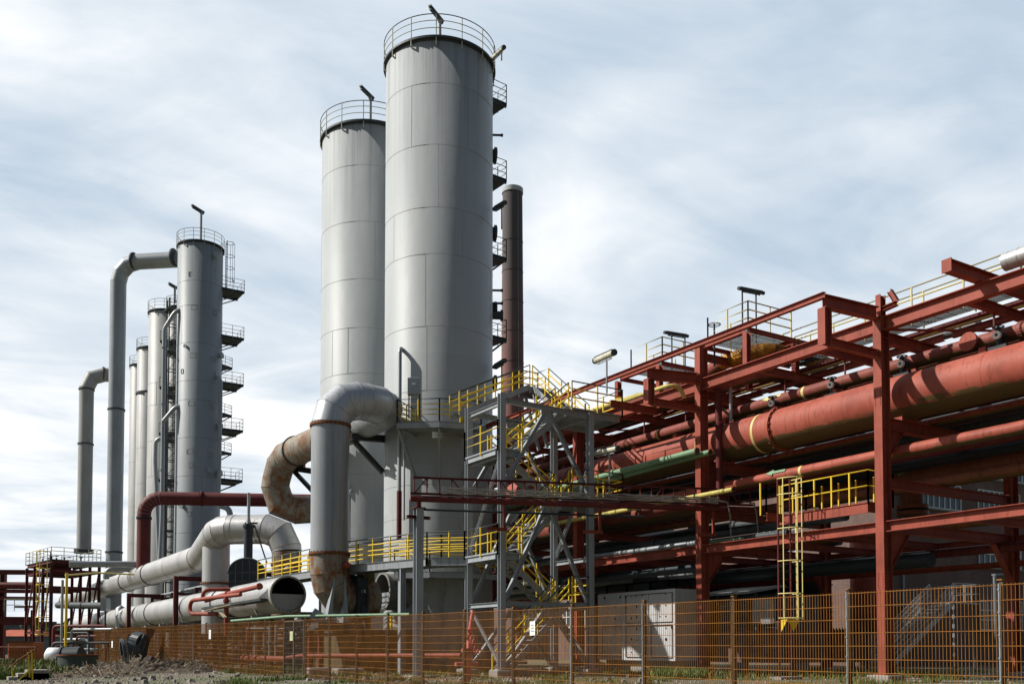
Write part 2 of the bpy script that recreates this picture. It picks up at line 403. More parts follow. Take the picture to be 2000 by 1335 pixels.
# loose stones on the strip in front of and behind the fence
def scatter(n, gen, zf=0):
    mb = MB()
    for _ in range(n):
        x, y, s = gen()
        a = random.random() * 6.3; h = s * random.uniform(.4, .8); z = zf(x, y) if callable(zf) else 0
        pts = [V((x + s * random.uniform(.6, 1) * math.cos(a + q * 2 * PI / 5), y + s * random.uniform(.6, 1) * math.sin(a + q * 2 * PI / 5), z - .01)) for q in range(5)]
        pts += [V((p.x * .55 + x * .45, p.y * .55 + y * .45, z + h * random.uniform(.7, 1.1))) for p in pts]
        mb.add(pts, [(q, (q + 1) % 5, 5 + (q + 1) % 5, 5 + q) for q in range(5)] + [(5, 6, 7, 8, 9)])
    return mb
def strip():
    d = random.uniform(27, 60); px = random.uniform(0, 1100) if random.random() < .8 else random.uniform(1000, 2000)
    if random.random() < .3: d = random.uniform(24, 44)
    q = P(px, 1262, D=d); return q.x, q.y, random.uniform(.02, .07)
tag(scatter(7000, strip).build('gravel', paint('stone_chips', (.33, .30, .26), (.2, .18, .15), (.45, .6), .9, streak=False), loc=(0, 0, 0)), 'pale gravel and stone chips strewn on the bare earth', 'gravel', kind='stuff')
def rub():
    q = P(random.choice([random.uniform(60, 470), random.uniform(470, 1300)]), 1262, D=random.uniform(30, 46)); return q.x, q.y, random.uniform(.08, .22)
tag(scatter(160, rub).build('rubble', paint('rubble_stone', (.26, .24, .21), (.12, .10, .08), (.45, .6), .9, streak=False), loc=(0, 0, 0)), 'broken stones and rubble lying about on the rough ground', 'rubble', kind='stuff')
def blades(n, gen, mat, name, label, hmin=.06, hmax=.22):
    mb = MB()
    for _ in range(n):
        x, y, s = gen(); a = random.random() * 6.3; h = random.uniform(hmin, hmax) * s; wd = .012 * s; lean = V((random.uniform(-.6, .6), random.uniform(-.6, .6), 0)) * h
        t = V((math.cos(a), math.sin(a), 0)) * wd; b = V((x, y, -.01))
        mb.add([b - t, b + t, b + lean * .4 + V((0, 0, h * .6)) + t * .7, b + lean * .4 + V((0, 0, h * .6)) - t * .7, b + lean + V((0, 0, h))], [(0, 1, 2, 3), (3, 2, 4)])
    return tag(mb.build(name, mat, loc=(0, 0, 0)), label, name, kind='stuff')
GRASSM = paint('grass_blades', (.10, .15, .03), (.24, .22, .09), (.5, .62), .7, streak=False)
def clumps(cs):
    def gen():
        c = random.choice(cs); a = random.random() * 6.3; r = c[2] * math.sqrt(random.random()); return c[0] + r * math.cos(a), c[1] + r * math.sin(a), c[3]
    return gen
cs = []
for _ in range(150):
    px = random.uniform(440, 2000); d = random.uniform(24, 46); q = P(px, 1262, D=d); cs.append((q.x, q.y, random.uniform(.2, 1.1), random.uniform(.6, 1.3)))
for px, d, r, s in ((20, 42, 2.4, 2.2), (8, 36, 1.6, 2.6), (60, 46, 1.4, 1.6), (40, 60, 3, 2.5), (10, 52, 2, 3), (505, 44, 1.6, 1.3), (530, 46, 1.6, 1.5), (1330, 36, 1.3, 2.2), (1310, 38, 1.2, 2.2), (1640, 40, 2.2, 1.4), (1700, 40, 2, 1.4)):
    q = P(px, 1262, D=d); cs += [(q.x, q.y, r, s)] * 9
blades(42000, clumps(cs), GRASSM, 'grass', 'rough grass tufts growing around the fence and columns')
# ---------------------------------------------------------------- tube lamps on stems
def tube_lamp(name, label, a, b, stems, bottom_z, group='tube lamps over the plant', r=.11, mat=None, wide=None, smat=None):
    """weatherproof tube lamp from a to b; stems = fractions along it that stand on posts reaching down to bottom_z"""
    a, b = V(a), V(b); mid = (a + b) / 2
    t = thing(name, label, 'lamp', (mid.x, mid.y, bottom_z), group)
    d = (b - a).normalized()
    MB().tube([a, a.lerp(b, .04), a.lerp(b, .96), b], [r * .75, r, r, r * .75], 12).build('lamp_cover', mat or LAMPG, t)
    bk = MB(); up = V((0, 0, 1))
    bk.bar(a + up * r * .8 + d * .05, b + up * r * .8 - d * .05, r * 1.4, r * .6); bk.tube([a - d * .06, a + d * .03], r * 1.05, 12); bk.tube([b - d * .03, b + d * .06], r * 1.05, 12)
    bk.build('housing', DSTEEL, t)
    st = MB(); rail0 = a.lerp(b, .12) - up * r * 1.5; rail1 = a.lerp(b, .88) - up * r * 1.5
    st.bar(rail0, rail1, .04)
    for q in (.2, .8): st.bar(a.lerp(b, q) - up * r * 1.6, a.lerp(b, q), .03)
    for q in stems:
        p = a.lerp(b, q); st.cyl((p.x, p.y, bottom_z), p - up * r * 1.2, .035, 8)
    st.build('post', smat or DSTEEL, t)
    return t

# ---------------------------------------------------------------- towers
def shell_tower(cx, cy, R, H, name, label, mat, seams, group, rails=(.38, .76), deck=True, rail_r=.12, z0=0, band=.22, nposts=14, seed=1, nv=9, mh=1.1, base=True, dk=SEAM):
    t = thing(name, label, 'tower', (cx, cy, z0), group)
    c = (cx, cy, 0); rnd = random.Random(seed)
    s = MB(); s.lathe(c, [(R, z0), (R, H - .05), (R * .9, H + .1), (.01, H + .25)], 96); s.build('shell', mat, t)
    sm = MB()
    for z in seams: sm.ring((cx, cy, z), R + .001, .009, 96, 5)
    zs = [z0] + list(seams) + [H]
    for i in range(len(zs) - 1):
        for q in range(2):
            a = rnd.uniform(0, 2 * PI)
            p = V((cx + R * math.cos(a), cy + R * math.sin(a), 0))
            sm.bar(p + V((0, 0, zs[i])), p + V((0, 0, zs[i + 1])), .012)
    sm.build('weld_seams', dk, t)
    if base:
        b = MB(); b.lathe(c, [(R + .01, z0), (R + .35, z0), (R + .35, z0 + .12), (R + .01, z0 + .12)], 64, sm=False)
        for i in range(24):
            a = 2 * PI * i / 24; b.bar((cx + (R + .02) * math.cos(a), cy + (R + .02) * math.sin(a), z0 + .3), (cx + (R + .3) * math.cos(a), cy + (R + .3) * math.sin(a), z0 + .3), .03, .36)
        b.build('base_ring', mat, t)
    if deck:
        rr = R + rail_r
        d = MB(); d.lathe(c, [(R - .3, H), (rr + .03, H), (rr + .03, H - band * .5), (R + .02, H - band * .5), (R + .02, H - band)], 96, sm=False)
        d.build('deck_edge', DSTEEL, t)
        y = MB(); k_ = MB()
        k_.ring((cx, cy, H + mh), rr, .024, 72, 6)
        for q in rails: y.ring((cx, cy, H + q), rr, .02, 72, 6)
        for i in range(nposts):
            a = 2 * PI * (i + .3) / nposts; x_, y_ = cx + rr * math.cos(a), cy + rr * math.sin(a)
            y.bar((x_, y_, H - .42), (x_, y_, H + mh), .04)
            y.bar((x_, y_, H - .40), (cx + R * math.cos(a), cy + R * math.sin(a), H - .46), .06)
        y.build('guard_rail', RAILG, t); k_.build('hand_rail', DSTEEL, t)
    return t
RAILG = paint('pale_rail', (.42, .42, .33), (.28, .28, .24), (.5, .7), .5)

def side_landing(t, cx, cy, R, z, ang, out=1.15, half=.95, mh=1.1, thick=.16, two=True):
    """small steel landing on a tower's flank with handrail and knee brace, direction ang"""
    u = V((math.cos(ang), math.sin(ang), 0)); v = V((-u.y, u.x, 0)); c = V((cx, cy, z))
    d = MB(); d.bar(c + u * (R - .5), c + u * (R + out), half * 2, thick)
    for s in (-half, half):
        d.channel(c + u * (R - .4) + v * s - V((0, 0, .08)), c + u * (R + out) + v * s - V((0, 0, .08)), .24, .07)
        d.bar(c + u * (R - .25) + v * s * .8 - V((0, 0, 1.15)), c + u * (R + out - .1) + v * s * .8 - V((0, 0, .15)), .09)
    o = d.build('landing', DSTEEL, t)
    y = MB(); k_ = MB()
    guard(y, k_, [c + u * (R - .35) - v * half, c + u * (R + out) - v * half, c + u * (R + out) + v * half, c + u * (R - .35) + v * half], mh, (.4, .75), 1.0, .018)
    y.build('guard_rail', RAILG, o); k_.build('hand_rail', DSTEEL, o)
    return o
def nozzle(mb, cx, cy, R, z, ang, r=.25, L=.35, cap=True):
    u = V((math.cos(ang), math.sin(ang), 0)); c = V((cx, cy, z))
    mb.cyl(c + u * (R - .05), c + u * (R + L), r, 16)
    if cap: mb.cyl(c + u * (R + L - .06), c + u * (R + L + .06), r * 1.35, 16)

T1 = (23.09, 44.52); T2 = (22.62, 52.78); TR = 2.87
H1 = (1262 - 103) / 1850 * 50 + 1.2 - .35; H2 = 32.6
seamz = [4.6, 6.6, 8.6, 10.3, 12.6, 16.0, 20.0, 24.3, 28.3]
big = shell_tower(*T1, TR, z_at(138, 50), 'steel_tower', 'tallest pale grey cylindrical tower in the centre with a round railed top', TOWERP, sorted(z_at(q, 47.2) for q in (163, 283, 405, 496, 637, 762, 850, 905, 945, 1010, 1100, 1185)), 'two wide pale towers', seed=3)
second = shell_tower(*T2, TR, z_at(286, 56.8), 'steel_tower', 'wide pale grey tower standing half hidden behind the tallest tower', TOWERP, sorted(z_at(q, 54) for q in (323, 433, 545, 640, 729, 860, 925, 1050)), 'two wide pale towers', seed=9)
for z in [z_at(q, 50.5) for q in (178, 330, 487, 648)]: side_landing(big, *T1, TR, z, .1, 1.05, .8)
for z in (30.5, 26, 21.0): side_landing(second, *T2, TR, z, -.02, 1.2, .9)
for z, an_, r_n, L_n in ((27.9, -.35, .32, .18), (23.6, -.35, .32, .18), (19.4, -.35, .32, .18), (15.4, -.35, .32, .18), (28.8, -.5, .06, .5), (20.3, -.5, .06, .5), (19.6, -.5, .06, .5), (14.2, -.5, .06, .5), (19.0, -.45, .22, .5)):
    nz = MB(); nozzle(nz, *T1, TR, z, an_, r_n, L_n); nz.build('inspection_cover' if r_n > .1 else 'small_valve', DSTEEL, big)
nz = MB(); nozzle(nz, *T2, TR, (1262 - 953) / 1850 * 54 + 1.2, PI * 1.23, .2, .3); nz.build('inspection_cover', STEEL, second)
# open nozzle low on the big tower, half closed by a weir plate
nzz = 3.95
nb = MB(); nb.tube([(20.9, 43.55, nzz), (19.45, 43.55, nzz)], .93, 40, caps=False)
nb.lathe((19.45, 43.55, nzz), [(.86, .02), (.86, -.02), (1.0, -.02), (1.0, .05), (.93, .05)], 40, 'x', sm=False)
nb.tube([(19.47, 43.55, nzz), (20.8, 43.55, nzz)], .86, 40, caps=False)
no = nb.build('open_nozzle', paint('nozzle_grey', (.20, .20, .19), (.12, .10, .07), (.5, .65), .6), big)
wp = MB(); pts = [V((19.56, 43.55 + .86 * math.cos(a), nzz - .05 + .86 * math.sin(a))) for a in [-PI + PI * i / 20 for i in range(21)]]
wp.add(pts + [p + V((.04, 0, 0)) for p in pts], [tuple(range(21)), tuple(range(41, 20, -1))] + [(i, i + 1, 22 + i, 21 + i) for i in range(20)] + [(20, 0, 21, 41)])
wp.build('weir_plate', DUCT, no)
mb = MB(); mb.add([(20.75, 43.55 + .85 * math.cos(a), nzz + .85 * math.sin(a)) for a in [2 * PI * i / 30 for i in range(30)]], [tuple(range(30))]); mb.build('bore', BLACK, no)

# lamps on the tower roofs
q = P(857, 72, X=T1[0]); 
def roof_lamp(px, py0, px1, py1, base, label, D):
    a = P(px, py0, D=D); b = P(px1, py1, D=D); m = (a + b) / 2
    t = thing('roof_lamp', label, 'lamp', (m.x, m.y, base), 'lamps on masts over the tower roofs')
    d = (b - a).normalized()
    mb = MB(); mb.bar(a, b, .30, .16); mb.tube([a - V((0, 0, .1)), b - V((0, 0, .1))], .1, 8); mb.build('lamp_head', DSTEEL, t)
    mb = MB(); mb.cyl((m.x, m.y, base), m, .11, 10); mb.cyl((m.x, m.y, base), (m.x, m.y, base + .1), .3, 12); mb.build('mast', STEEL, t)
    return t
def roof_lamp2(cx, cy, base, h, label, s=1.0, w=1.0):
    t = thing('roof_lamp', label, 'lamp', (cx, cy, base), 'lamps on masts over the tower roofs')
    top = V((cx, cy, base + h)); d = V((-.8, -.45, 0)).normalized()
    a = top - d * .3 * s + V((0, 0, -.02)); b = top + d * 1.0 * s + V((0, 0, .1))
    mb = MB(); mb.bar(a, b, .17 * w, .09 * w); mb.tube([a.lerp(b, .05) - V((0, 0, .12 * w)), a.lerp(b, .95) - V((0, 0, .12 * w))], .09 * w, 8); mb.build('lamp_head', DSTEEL, t)
    mb = MB(); mb.cyl((cx, cy, base), top, .09 * w, 10); mb.bar(top - V((0, 0, .35)), top + d * .35 * s, .07 * w); mb.build('mast', STEEL, t)
roof_lamp2(*T1, z_at(138, 50) + .15, 2.75, 'lamp on a stubby mast above the roof of the tallest tower')
roof_lamp2(*T2, z_at(286, 56.8) + .15, 3.0, 'lamp on a mast above the second wide tower, left of the tallest one')

a = P(963, 113, D=49); b = P(984, 93, D=47.5)
tube_lamp('tube_lamp', 'pale tube lamp beside the top railing of the tallest tower', a, b, (.8,), z_at(178, 50.5))
for z, yy in ((z_at(487, 50.5), 400), (13.9, 708)):
    a = P(966, yy + 8, D=49); b = P(986, yy - 4, D=47.6)
    tube_lamp('tube_lamp', 'dark tube lamp on the tallest tower before the chimney ' + ('top' if z > 20 else 'foot, above the stair tower'), a, b, (.7,), z, mat=DSTEEL)

# ---------------------------------------------------------------- slim column group at the left
C3 = (22.25, 93.25); R3 = 2.1
col3 = shell_tower(*C3, R3, z_at(486, 91), 'process_column', 'slim blue grey column with many landings, tallest of the left group', COLP, sorted(z_at(q, 89) for q in (548, 596, 669, 743, 780, 854, 929, 1040, 1140)), 'slim columns at the left', seed=5, dk=DSTEEL)
for z, hw in [(z_at(q, 91.5), .8) for q in (565, 657, 748, 838, 936)]:
    side_landing(col3, *C3, R3, z, .02, 1.9, 1.1, mh=1.15)
for z in (20.4, 24.2, 29.0): side_landing(col3, *C3, R3, z, .5, 1.5, .7, mh=1.0)
ZL = z_at(565, 91.5); cg = MB()   # caged ladder from top rail to first landing
lx = C3[0] + R3 + .35; ly = C3[1] - .2
for s in (-.25, .25): cg.bar((lx, ly + s, ZL), (lx, ly + s, ZL + 5.0), .06)
z = ZL + .2
while z < ZL + 5: cg.bar((lx, ly - .25, z), (lx, ly + .25, z), .03); z += .3
for z in (ZL + 1.2, ZL + 2.4, ZL + 3.6, ZL + 4.9):
    cg.tube([(lx, ly - .35, z), (lx + .5, ly - .4, z), (lx + .8, ly, z), (lx + .5, ly + .4, z), (lx, ly + .35, z)], .025, 6)
for yy in (-.4, 0, .4): cg.bar((lx + (.8 if yy == 0 else .5), ly + yy, ZL + .9), (lx + (.8 if yy == 0 else .5), ly + yy, ZL + 4.9), .03)
cg.build('caged_ladder', DSTEEL, col3)
nz = MB()
def ang_px(px, cc, R, D):  # angle on shell of the visible point at pixel column px
    lat = (px - 1000) / 1850 * D - (cc[0] * _r.x + cc[1] * _r.y); lat = max(-.98, min(.98, lat / R))
    return math.atan2(_r.y, _r.x) - math.acos(lat)
for px, py, r in ((408, 497, .2), (422, 688, .22), (416, 827, .22), (404, 918, .22), (420, 920, .25), (362, 681, .13), (358, 989, .2)):
    nz = MB(); nozzle(nz, *C3, R3, z_at(py, 89.5), ang_px(px, C3, R3, 89.5), r, .3); nz.build('nozzle', STEEL, col3)
pl = MB()   # small name plates / patch plates on the shell
for px, py, w_ in ((367, 540, .3), (376, 605, .6), (410, 608, .4), (375, 698, .6), (408, 700, .4), (352, 727, .25), (373, 791, .6), (406, 793, .4), (371, 884, .6), (405, 887, .4), (374, 911, .4), (372, 1005, .4), (410, 728, .3)):
    a = ang_px(px, C3, R3, 89.5); zz = z_at(py, 89.5); u = V((math.cos(a), math.sin(a), 0)); v = V((-u.y, u.x, 0)); c = V((C3[0], C3[1], zz)) + u * (R3 + .01)
    w2 = w_ / 2; h2 = .2
    for A_, B_ in (((-w2, -h2), (w2, -h2)), ((w2, -h2), (w2, h2)), ((w2, h2), (-w2, h2)), ((-w2, h2), (-w2, -h2))):
        pl.bar(c + v * A_[0] + V((0, 0, A_[1])), c + v * B_[0] + V((0, 0, B_[1])), .04)
pl.build('patch_frame', SEAM, col3)
roof_lamp2(*C3, z_at(486, 91) + .15, 3.6, 'lamp on a mast above the tallest column of the left group', 1.2, 1.3)

def slim(px_left, py_edge, D, Rr, label, seams, seed, mast=False, npst=12):
    cxp = (px_left - 1000) / 1850 * D + Rr
    c = _r * cxp + _fh * D; H = z_at(py_edge, D)
    t = shell_tower(c.x, c.y, Rr, H, 'process_column', label, TOWER, seams, 'slim columns at the left', seed=seed, nposts=npst, dk=DSTEEL)
    return t, c, H
c4, p4, H4 = slim(284, 614, 106, 1.95, 'pale beige column with a round railed top, just left of the blue grey column', [17, 20, 24, 28, 30.5], 11)
c5, p5, H5 = slim(262, 684, 119, 1.75, 'narrow beige column with a bolted ring halfway, third from the blue grey column', [14, 18, 21.5, 26], 12)
f5 = MB(); f5.flange((p5.x, p5.y, z_at(771, 119)), (0, 0, 1), 1.75, .12, .14, 40); f5.build('bolted_ring', DSTEEL, c5)
c6, p6, H6 = slim(248, 716, 128, 1.6, 'farthest beige column, seen as a narrow strip beside the tall grey duct', [15, 20, 26], 13)
c7, p7, H7 = slim(319, 604, 103, 1.2, 'small railed column squeezed behind the blue grey column', [12, 18, 24], 14)
for z in (34, 29, 24, 19): side_landing(c7, p7.x, p7.y, 1.2, z, -2.2, 1.3, .9)
# open lattice of ladders and vertical pipes between the columns
t = thing('ladder_mast', 'dark lattice of ladders and landings rising between the beige and blue grey columns', 'ladder', P(331, 1262, D=93).to_tuple())
mb = MB(); cpt = P(332, 1262, D=93)
for dx, dy in ((-.6, -.5), (.6, -.5), (.6, .5), (-.6, .5)): mb.bar((cpt.x + dx, cpt.y + dy, 0), (cpt.x + dx, cpt.y + dy, 35.6), .13)
z = 1.5
while z < 35:
    for A_, B_ in (((-.6, -.5), (.6, -.5)), ((.6, -.5), (.6, .5)), ((.6, .5), (-.6, .5)), ((-.6, .5), (-.6, -.5))):
        mb.bar((cpt.x + A_[0], cpt.y + A_[1], z), (cpt.x + B_[0], cpt.y + B_[1], z), .07)
    mb.bar((cpt.x - .6, cpt.y - .5, z), (cpt.x + .6, cpt.y - .5, z + 1.5), .05); z += 1.5
mb.build('lattice', DSTEEL, t)
mb = MB()
for z in (8, 12.5, 17, 21.4, 25.8, 30.2, 34.4): mb.box(cpt.x - .9, cpt.x + .9, cpt.y - .8, cpt.y + .8, z, z + .1)
mb.build('landing', DSTEEL, t)
mb = MB()
for s in (-.2, .2): mb.bar((cpt.x + s, cpt.y - .75, 1), (cpt.x + s, cpt.y - .75, 35.5), .05)
z = 1.3
while z < 35.4: mb.bar((cpt.x - .2, cpt.y - .75, z), (cpt.x + .2, cpt.y - .75, z), .03); z += .4
mb.build('ladder', DSTEEL, t)
roof_lamp2(cpt.x, cpt.y, 35.4, 1.6, 'lamp on top of the dark ladder lattice between the columns', .8, 1.2)

# ---------------------------------------------------------------- chimney
cc = P(1001, 1262, D=122); zt = z_at(370, 122)
t = thing('chimney', 'tall round brick chimney with sooty top behind the towers', 'chimney', (cc.x, cc.y, 0))
mcol, ntc, bsc = nodes('chimney_brick')
bn = noise(ntc, (1, 1, .25), .5, 7, .7); cbk = ramp(ntc, bn, [(.34, (.12, .065, .055)), (.55, (.25, .10, .08)), (.72, (.33, .18, .14))])
gz = ntc.nodes['geo']; sz = N(ntc, 'ShaderNodeSeparateXYZ'); ntc.links.new(gz.outputs['Position'], sz.inputs[0])
mm = N(ntc, 'ShaderNodeMath', operation='MULTIPLY_ADD'); mm.inputs[1].default_value = 26; ntc.links.new(bn, mm.inputs[0]); ntc.links.new(sz.outputs[2], mm.inputs[2])
soot = ramp(ntc, N(ntc, 'ShaderNodeMath', operation='DIVIDE').outputs[0], [(0, (0, 0, 0)), (1, (1, 1, 1))])
dv = [n for n in ntc.nodes if n.type == 'MATH' and n.operation == 'DIVIDE'][0]; dv.inputs[1].default_value = 100; ntc.links.new(mm.outputs[0], dv.inputs[0])
rp = [n for n in ntc.nodes if n.type == 'VALTORGB'][-1]; rp.color_ramp.elements[0].position = .42; rp.color_ramp.elements[1].position = .66
cbk = mixc(ntc, soot, cbk, (.085, .075, .075))
sp = ramp(ntc, noise(ntc, (1, 1, 1), 1.8, 6, .75), [(.64, (0, 0, 0)), (.72, (.7, .7, .7))]); cbk = mixc(ntc, sp, cbk, (.34, .32, .30))
ntc.links.new(cbk, bsc.inputs['Base Color']); bsc.inputs['Roughness'].default_value = .9
rt, rb = 1.3, 1.72
MB().lathe((cc.x, cc.y, 0), [(rb, 0), (rt, zt - .6)], 48).build('shaft', mcol, t)
MB().lathe((cc.x, cc.y, 0), [(rt, zt - .6), (rt + .1, zt - .6), (rt + .1, zt), (rt - .3, zt + .05), (rt - .3, zt - 1)], 48, sm=False).build('cap', paint('chimney_cap', (.40, .42, .42), rough=.7), t)
mb = MB(); u = (V((0, 0, 0)) - V((cc.x, cc.y, 0))).normalized() * .85 + _r * .5; u.normalize()
mb.tube([V((cc.x, cc.y, 2)) + u * (rb + .04), V((cc.x, cc.y, zt - .3)) + u * (rt + .04)], .03, 5); mb.build('lightning_cable', GALV, t)
for z in range(6, 58, 4): mb = MB(); mb.ring((cc.x, cc.y, z), rb + (rt - rb) * z / zt + .015, .03, 40, 5); mb.build('iron_band', DSTEEL, t)
# ---------------------------------------------------------------- red pipe rack
XF, XB = 27.6, 35.2; CY = [2.9, 11.7, 20.5, 29.3, 38.1, 46.9, 55.7]
rack = thing('pipe_rack', 'long red steel pipe rack of columns and beams running into the distance', 'pipe rack', (31.4, 25, 0))
def rb_(name, fn, mat=RED, label=None):
    m_ = MB(); fn(m_); return m_.build(name, mat, rack, label)
for y in CY:
    for x in (XF, XB):
        top = 12.42 if not (x == XF and abs(y - 29.3) < .1) else 13.95
        mb = MB(); mb.ibeam((x, y, .28), (x, y, top), .45, .32, .022, .014, up=(1, 0, 0))
        if y < 45:
            for z in ([5.0, 8.6, 11.7] if x == XF else [5.0]):   # web stiffeners
                mb.box(x - .2, x + .2, y - .15, y + .15, z, z + .02)
        mb.box(x - .32, x + .32, y - .26, y + .26, .25, .28)
        mb.build('column', RED, rack)
# longitudinals
def lng(x, z, h, w, y0=-2, y1=60, name='long_beam'):
    ys = [y0] + [c for c in CY if y0 < c < y1] + [y1]
    for a, b in zip(ys[:-1], ys[1:]):
        ea = .17 if a in CY else 0; eb = .17 if b in CY else 0
        m_ = MB(); m_.ibeam((x, a + ea, z), (x, b - eb, z), h, w); m_.build(name, RED, rack)
lng(XF, 12.17, .48, .30); lng(XB, 12.17, .48, .30); lng(XF, 5.25, .36, .30); lng(XB, 5.2, .4, .3); lng(XB, 4.35, .22, .2)
lng(31.4, 12.45, .22, .22); lng(33.6, 12.6, .22, .22, 2)
lng(XB, 8.6, .22, .2)
def cross(y, z, h, w, x0=XF, x1=XB, name='cross_beam', mat=RED):
    m_ = MB(); m_.ibeam((x0 + (.23 if x0 == XF else 0), y, z), (x1 - (.23 if x1 == XB else 0), y, z), h, w); m_.build(name, mat, rack)
for y in CY[1:]:
    cross(y, 11.75, .36, .28); cross(y, 8.78, .40, .30); cross(y, 6.75, .32, .26); cross(y, 5.25, .36, .28)
    for x, s in ((XF, 1), (XB, -1)):     # haunches under the cross beams
        for z, d in ((5.05, 1.0), (8.58, .75)):
            m_ = MB(); xa = x + s * .24
            tri = [(xa, z - 1.25 * d), (xa, z), (xa + s * 1.0 * d, z)]
            vs = [(p, y - .012, q) for p, q in tri] + [(p, y + .012, q) for p, q in tri]
            m_.add(vs, [(0, 1, 2), (5, 4, 3), (0, 3, 4, 1), (1, 4, 5, 2), (2, 5, 3, 0)])
            m_.bar((xa, y, z - 1.25 * d), (xa + s * 1.0 * d, y, z - .01), .24, .02)
            m_.build('haunch', RED, rack)
mids = []
for a, b in zip(CY[:-1], CY[1:]):
    for f_ in (1 / 3, 2 / 3): mids.append(a + (b - a) * f_)
for i, y in enumerate(mids):
    m_ = MB(); m_.ibeam((XF + .16, y, 12.2), (XB - .16, y, 12.2), .30, .2); m_.build('cross_beam', RED, rack)
    m_ = MB(); m_.ibeam((XF + .16, y, 5.25), (XB - .16, y, 5.25), .26, .2); m_.build('cross_beam', RED, rack)
for i in range(len(CY) - 1):             # wind bracing in the top plane
    a, b = CY[i], CY[i + 1]
    for (xa, ya, xb, yb) in ((XF + .2, a + .2, XB - .2, a + 4.4), (XB - .2, a + 4.4, XF + .2, b - .2)):
        m_ = MB(); m_.bar((xa, ya, 11.99), (xb, yb, 11.99), .10, .06); m_.build('brace', RED, rack)
# outriggers: cantilevered box frames in front of the columns
XO = 24.75
for y in (20.5, 29.3):
    m_ = MB(); m_.ibeam((XO - .1, y, 12.42 if y < 25 else 12.2), (XF - .24, y, 12.52 if y < 25 else 12.42), .42, .28)
    m_.ibeam((XO + .17, y, 11.12), (XF - .24, y, 11.12), .26, .24); m_.build('outrigger', RED, rack)
    m_ = MB(); m_.ibeam((XO, y, 10.98), (XO, y, 12.2 if y < 25 else 12.0), .34, .3, up=(1, 0, 0)); m_.build('hanger', RED, rack)
m_ = MB(); m_.ibeam((XO - .1, 20.4, 12.6), (XO - .1, 46, 12.6), .2, .16); m_.build('edge_beam', RED, rack)
for y0, y1 in ((26.7, 29.3), (31.95, 34.9)):      # raised frames for the roof stages
    for x in (XF, 30.4):
        m_ = MB(); m_.ibeam((x, y0 + .1, 13.8), (x, y1 - .25, 13.8), .24, .2); m_.build('stage_beam', RED, rack)
        for y in (y0, y1):
            if x == XF and abs(y - 29.3) < .1: continue
            m_ = MB(); m_.ibeam((x, y, 12.42), (x, y, 13.68), .24, .22, up=(1, 0, 0)); m_.build('stage_post', RED, rack)
    for y in (y0, y1):
        m_ = MB(); m_.ibeam((XF + .12 + (.12 if abs(y - 29.3) < .1 else 0), y, 13.82), (33.0, y, 13.82), .16, .14); m_.build('stage_beam', RED, rack)
m_ = MB(); m_.ibeam((XF + .24, 29.3, 13.4), (XB, 29.3, 13.4), .30, .2); m_.build('cross_beam', RED, rack)
m_ = MB(); m_.ibeam((XO + .1, 31.95, 11.6), (XF - .16, 31.95, 11.6), .3, .2); m_.build('outrigger', RED, rack)
# top stub and bent plate on the first column, stub beam further right
m_ = MB(); m_.ibeam((27.6, 20.5, 12.42), (27.6, 20.5, 13.2), .28, .2, up=(1, 0, 0)); m_.ibeam(P(1712, 610, X=27.62), P(1752, 592, X=27.62), .14, .2); m_.ibeam(P(1751, 589, X=27.62), P(1738, 568, X=27.62), .16, .16); m_.build('stub', RED, rack)
m_ = MB(); m_.ibeam((25.9, 16.9, 12.62), (30.2, 16.9, 12.62), .36, .28); m_.box(25.86, 25.89, 16.74, 17.06, 12.42, 12.82); m_.build('outrigger', RED, rack)
# foundations
for y in CY[1:]:
    for x in (XF, XB):
        m_ = MB(); m_.box(x - .45, x + .45, y - .45, y + .45, -.1, .25); m_.build('foundation', CONC, rack, bevel=.03)

# ---------------------------------------------------------------- pipes on the rack
def pipe(name, label, pts, r, mat, R=None, n=20, seg=4, flanges=(), cat='pipe', group='pipes on the red rack', split=False, rings=(), ringmat=None, welds=None, arrow=None, open_end=False, fm=None):
    pts = [V(p) for p in pts]; path = fillet(pts, R or r * 3, seg) if len(pts) > 2 else pts
    mn = V((min(p.x for p in pts), min(p.y for p in pts), min(p.z for p in pts) - r))
    t = thing(name, label, cat, ((pts[0] + pts[-1]) / 2).to_tuple(), group)
    m_ = MB(); m_.tube(path, r, n, split=split)
    if welds:
        a, b, st = welds
        L = (pts[b] - pts[a]).length; d = (pts[b] - pts[a]).normalized(); q = st * .5
        while q < L: m_.tube([pts[a] + d * (q - .015), pts[a] + d * (q + .015)], r + .006, n); q += st
    m_.build('pipe_body', mat, t)
    if flanges:
        m_ = MB()
        for i, j, q in flanges:
            p = pts[i].lerp(pts[j], q); d = pts[j] - pts[i]; m_.flange(p, d, r, max(.05, r * .07), max(.05, r * .13), n + 8)
            dd = d.normalized(); u = dd.orthogonal().normalized(); w_ = dd.cross(u); nb = 20
            for s in range(nb):
                aa = 2 * PI * s / nb; c0 = p + (u * math.cos(aa) + w_ * math.sin(aa)) * (r + max(.05, r * .13) * .55); m_.bar(c0 - dd * (r * .07 + .07), c0 + dd * (r * .07 + .07), .035)
        m_.build('flange', fm or mat, t)
    if rings:
        m_ = MB()
        for i, j, q in rings:
            p = pts[i].lerp(pts[j], q); d = (pts[j] - pts[i]).normalized(); m_.tube([p - d * .06, p + d * .06], r + .008, n + 8)
        m_.build('painted_ring', ringmat, t)
    if open_end:
        p, q = (pts[0], pts[1]) if open_end == 1 else (pts[-1], pts[-2]); d = (q - p).normalized()
        m_ = MB(); m_.tube([p - d * .012, p + d * .03], r * .82, n); m_.build('open_bore', BLACK, t)
        m_ = MB(); m_.tube([p - d * .008, p + d * .05], r * 1.05, n); m_.build('rim', RUSTY, t)
    return t
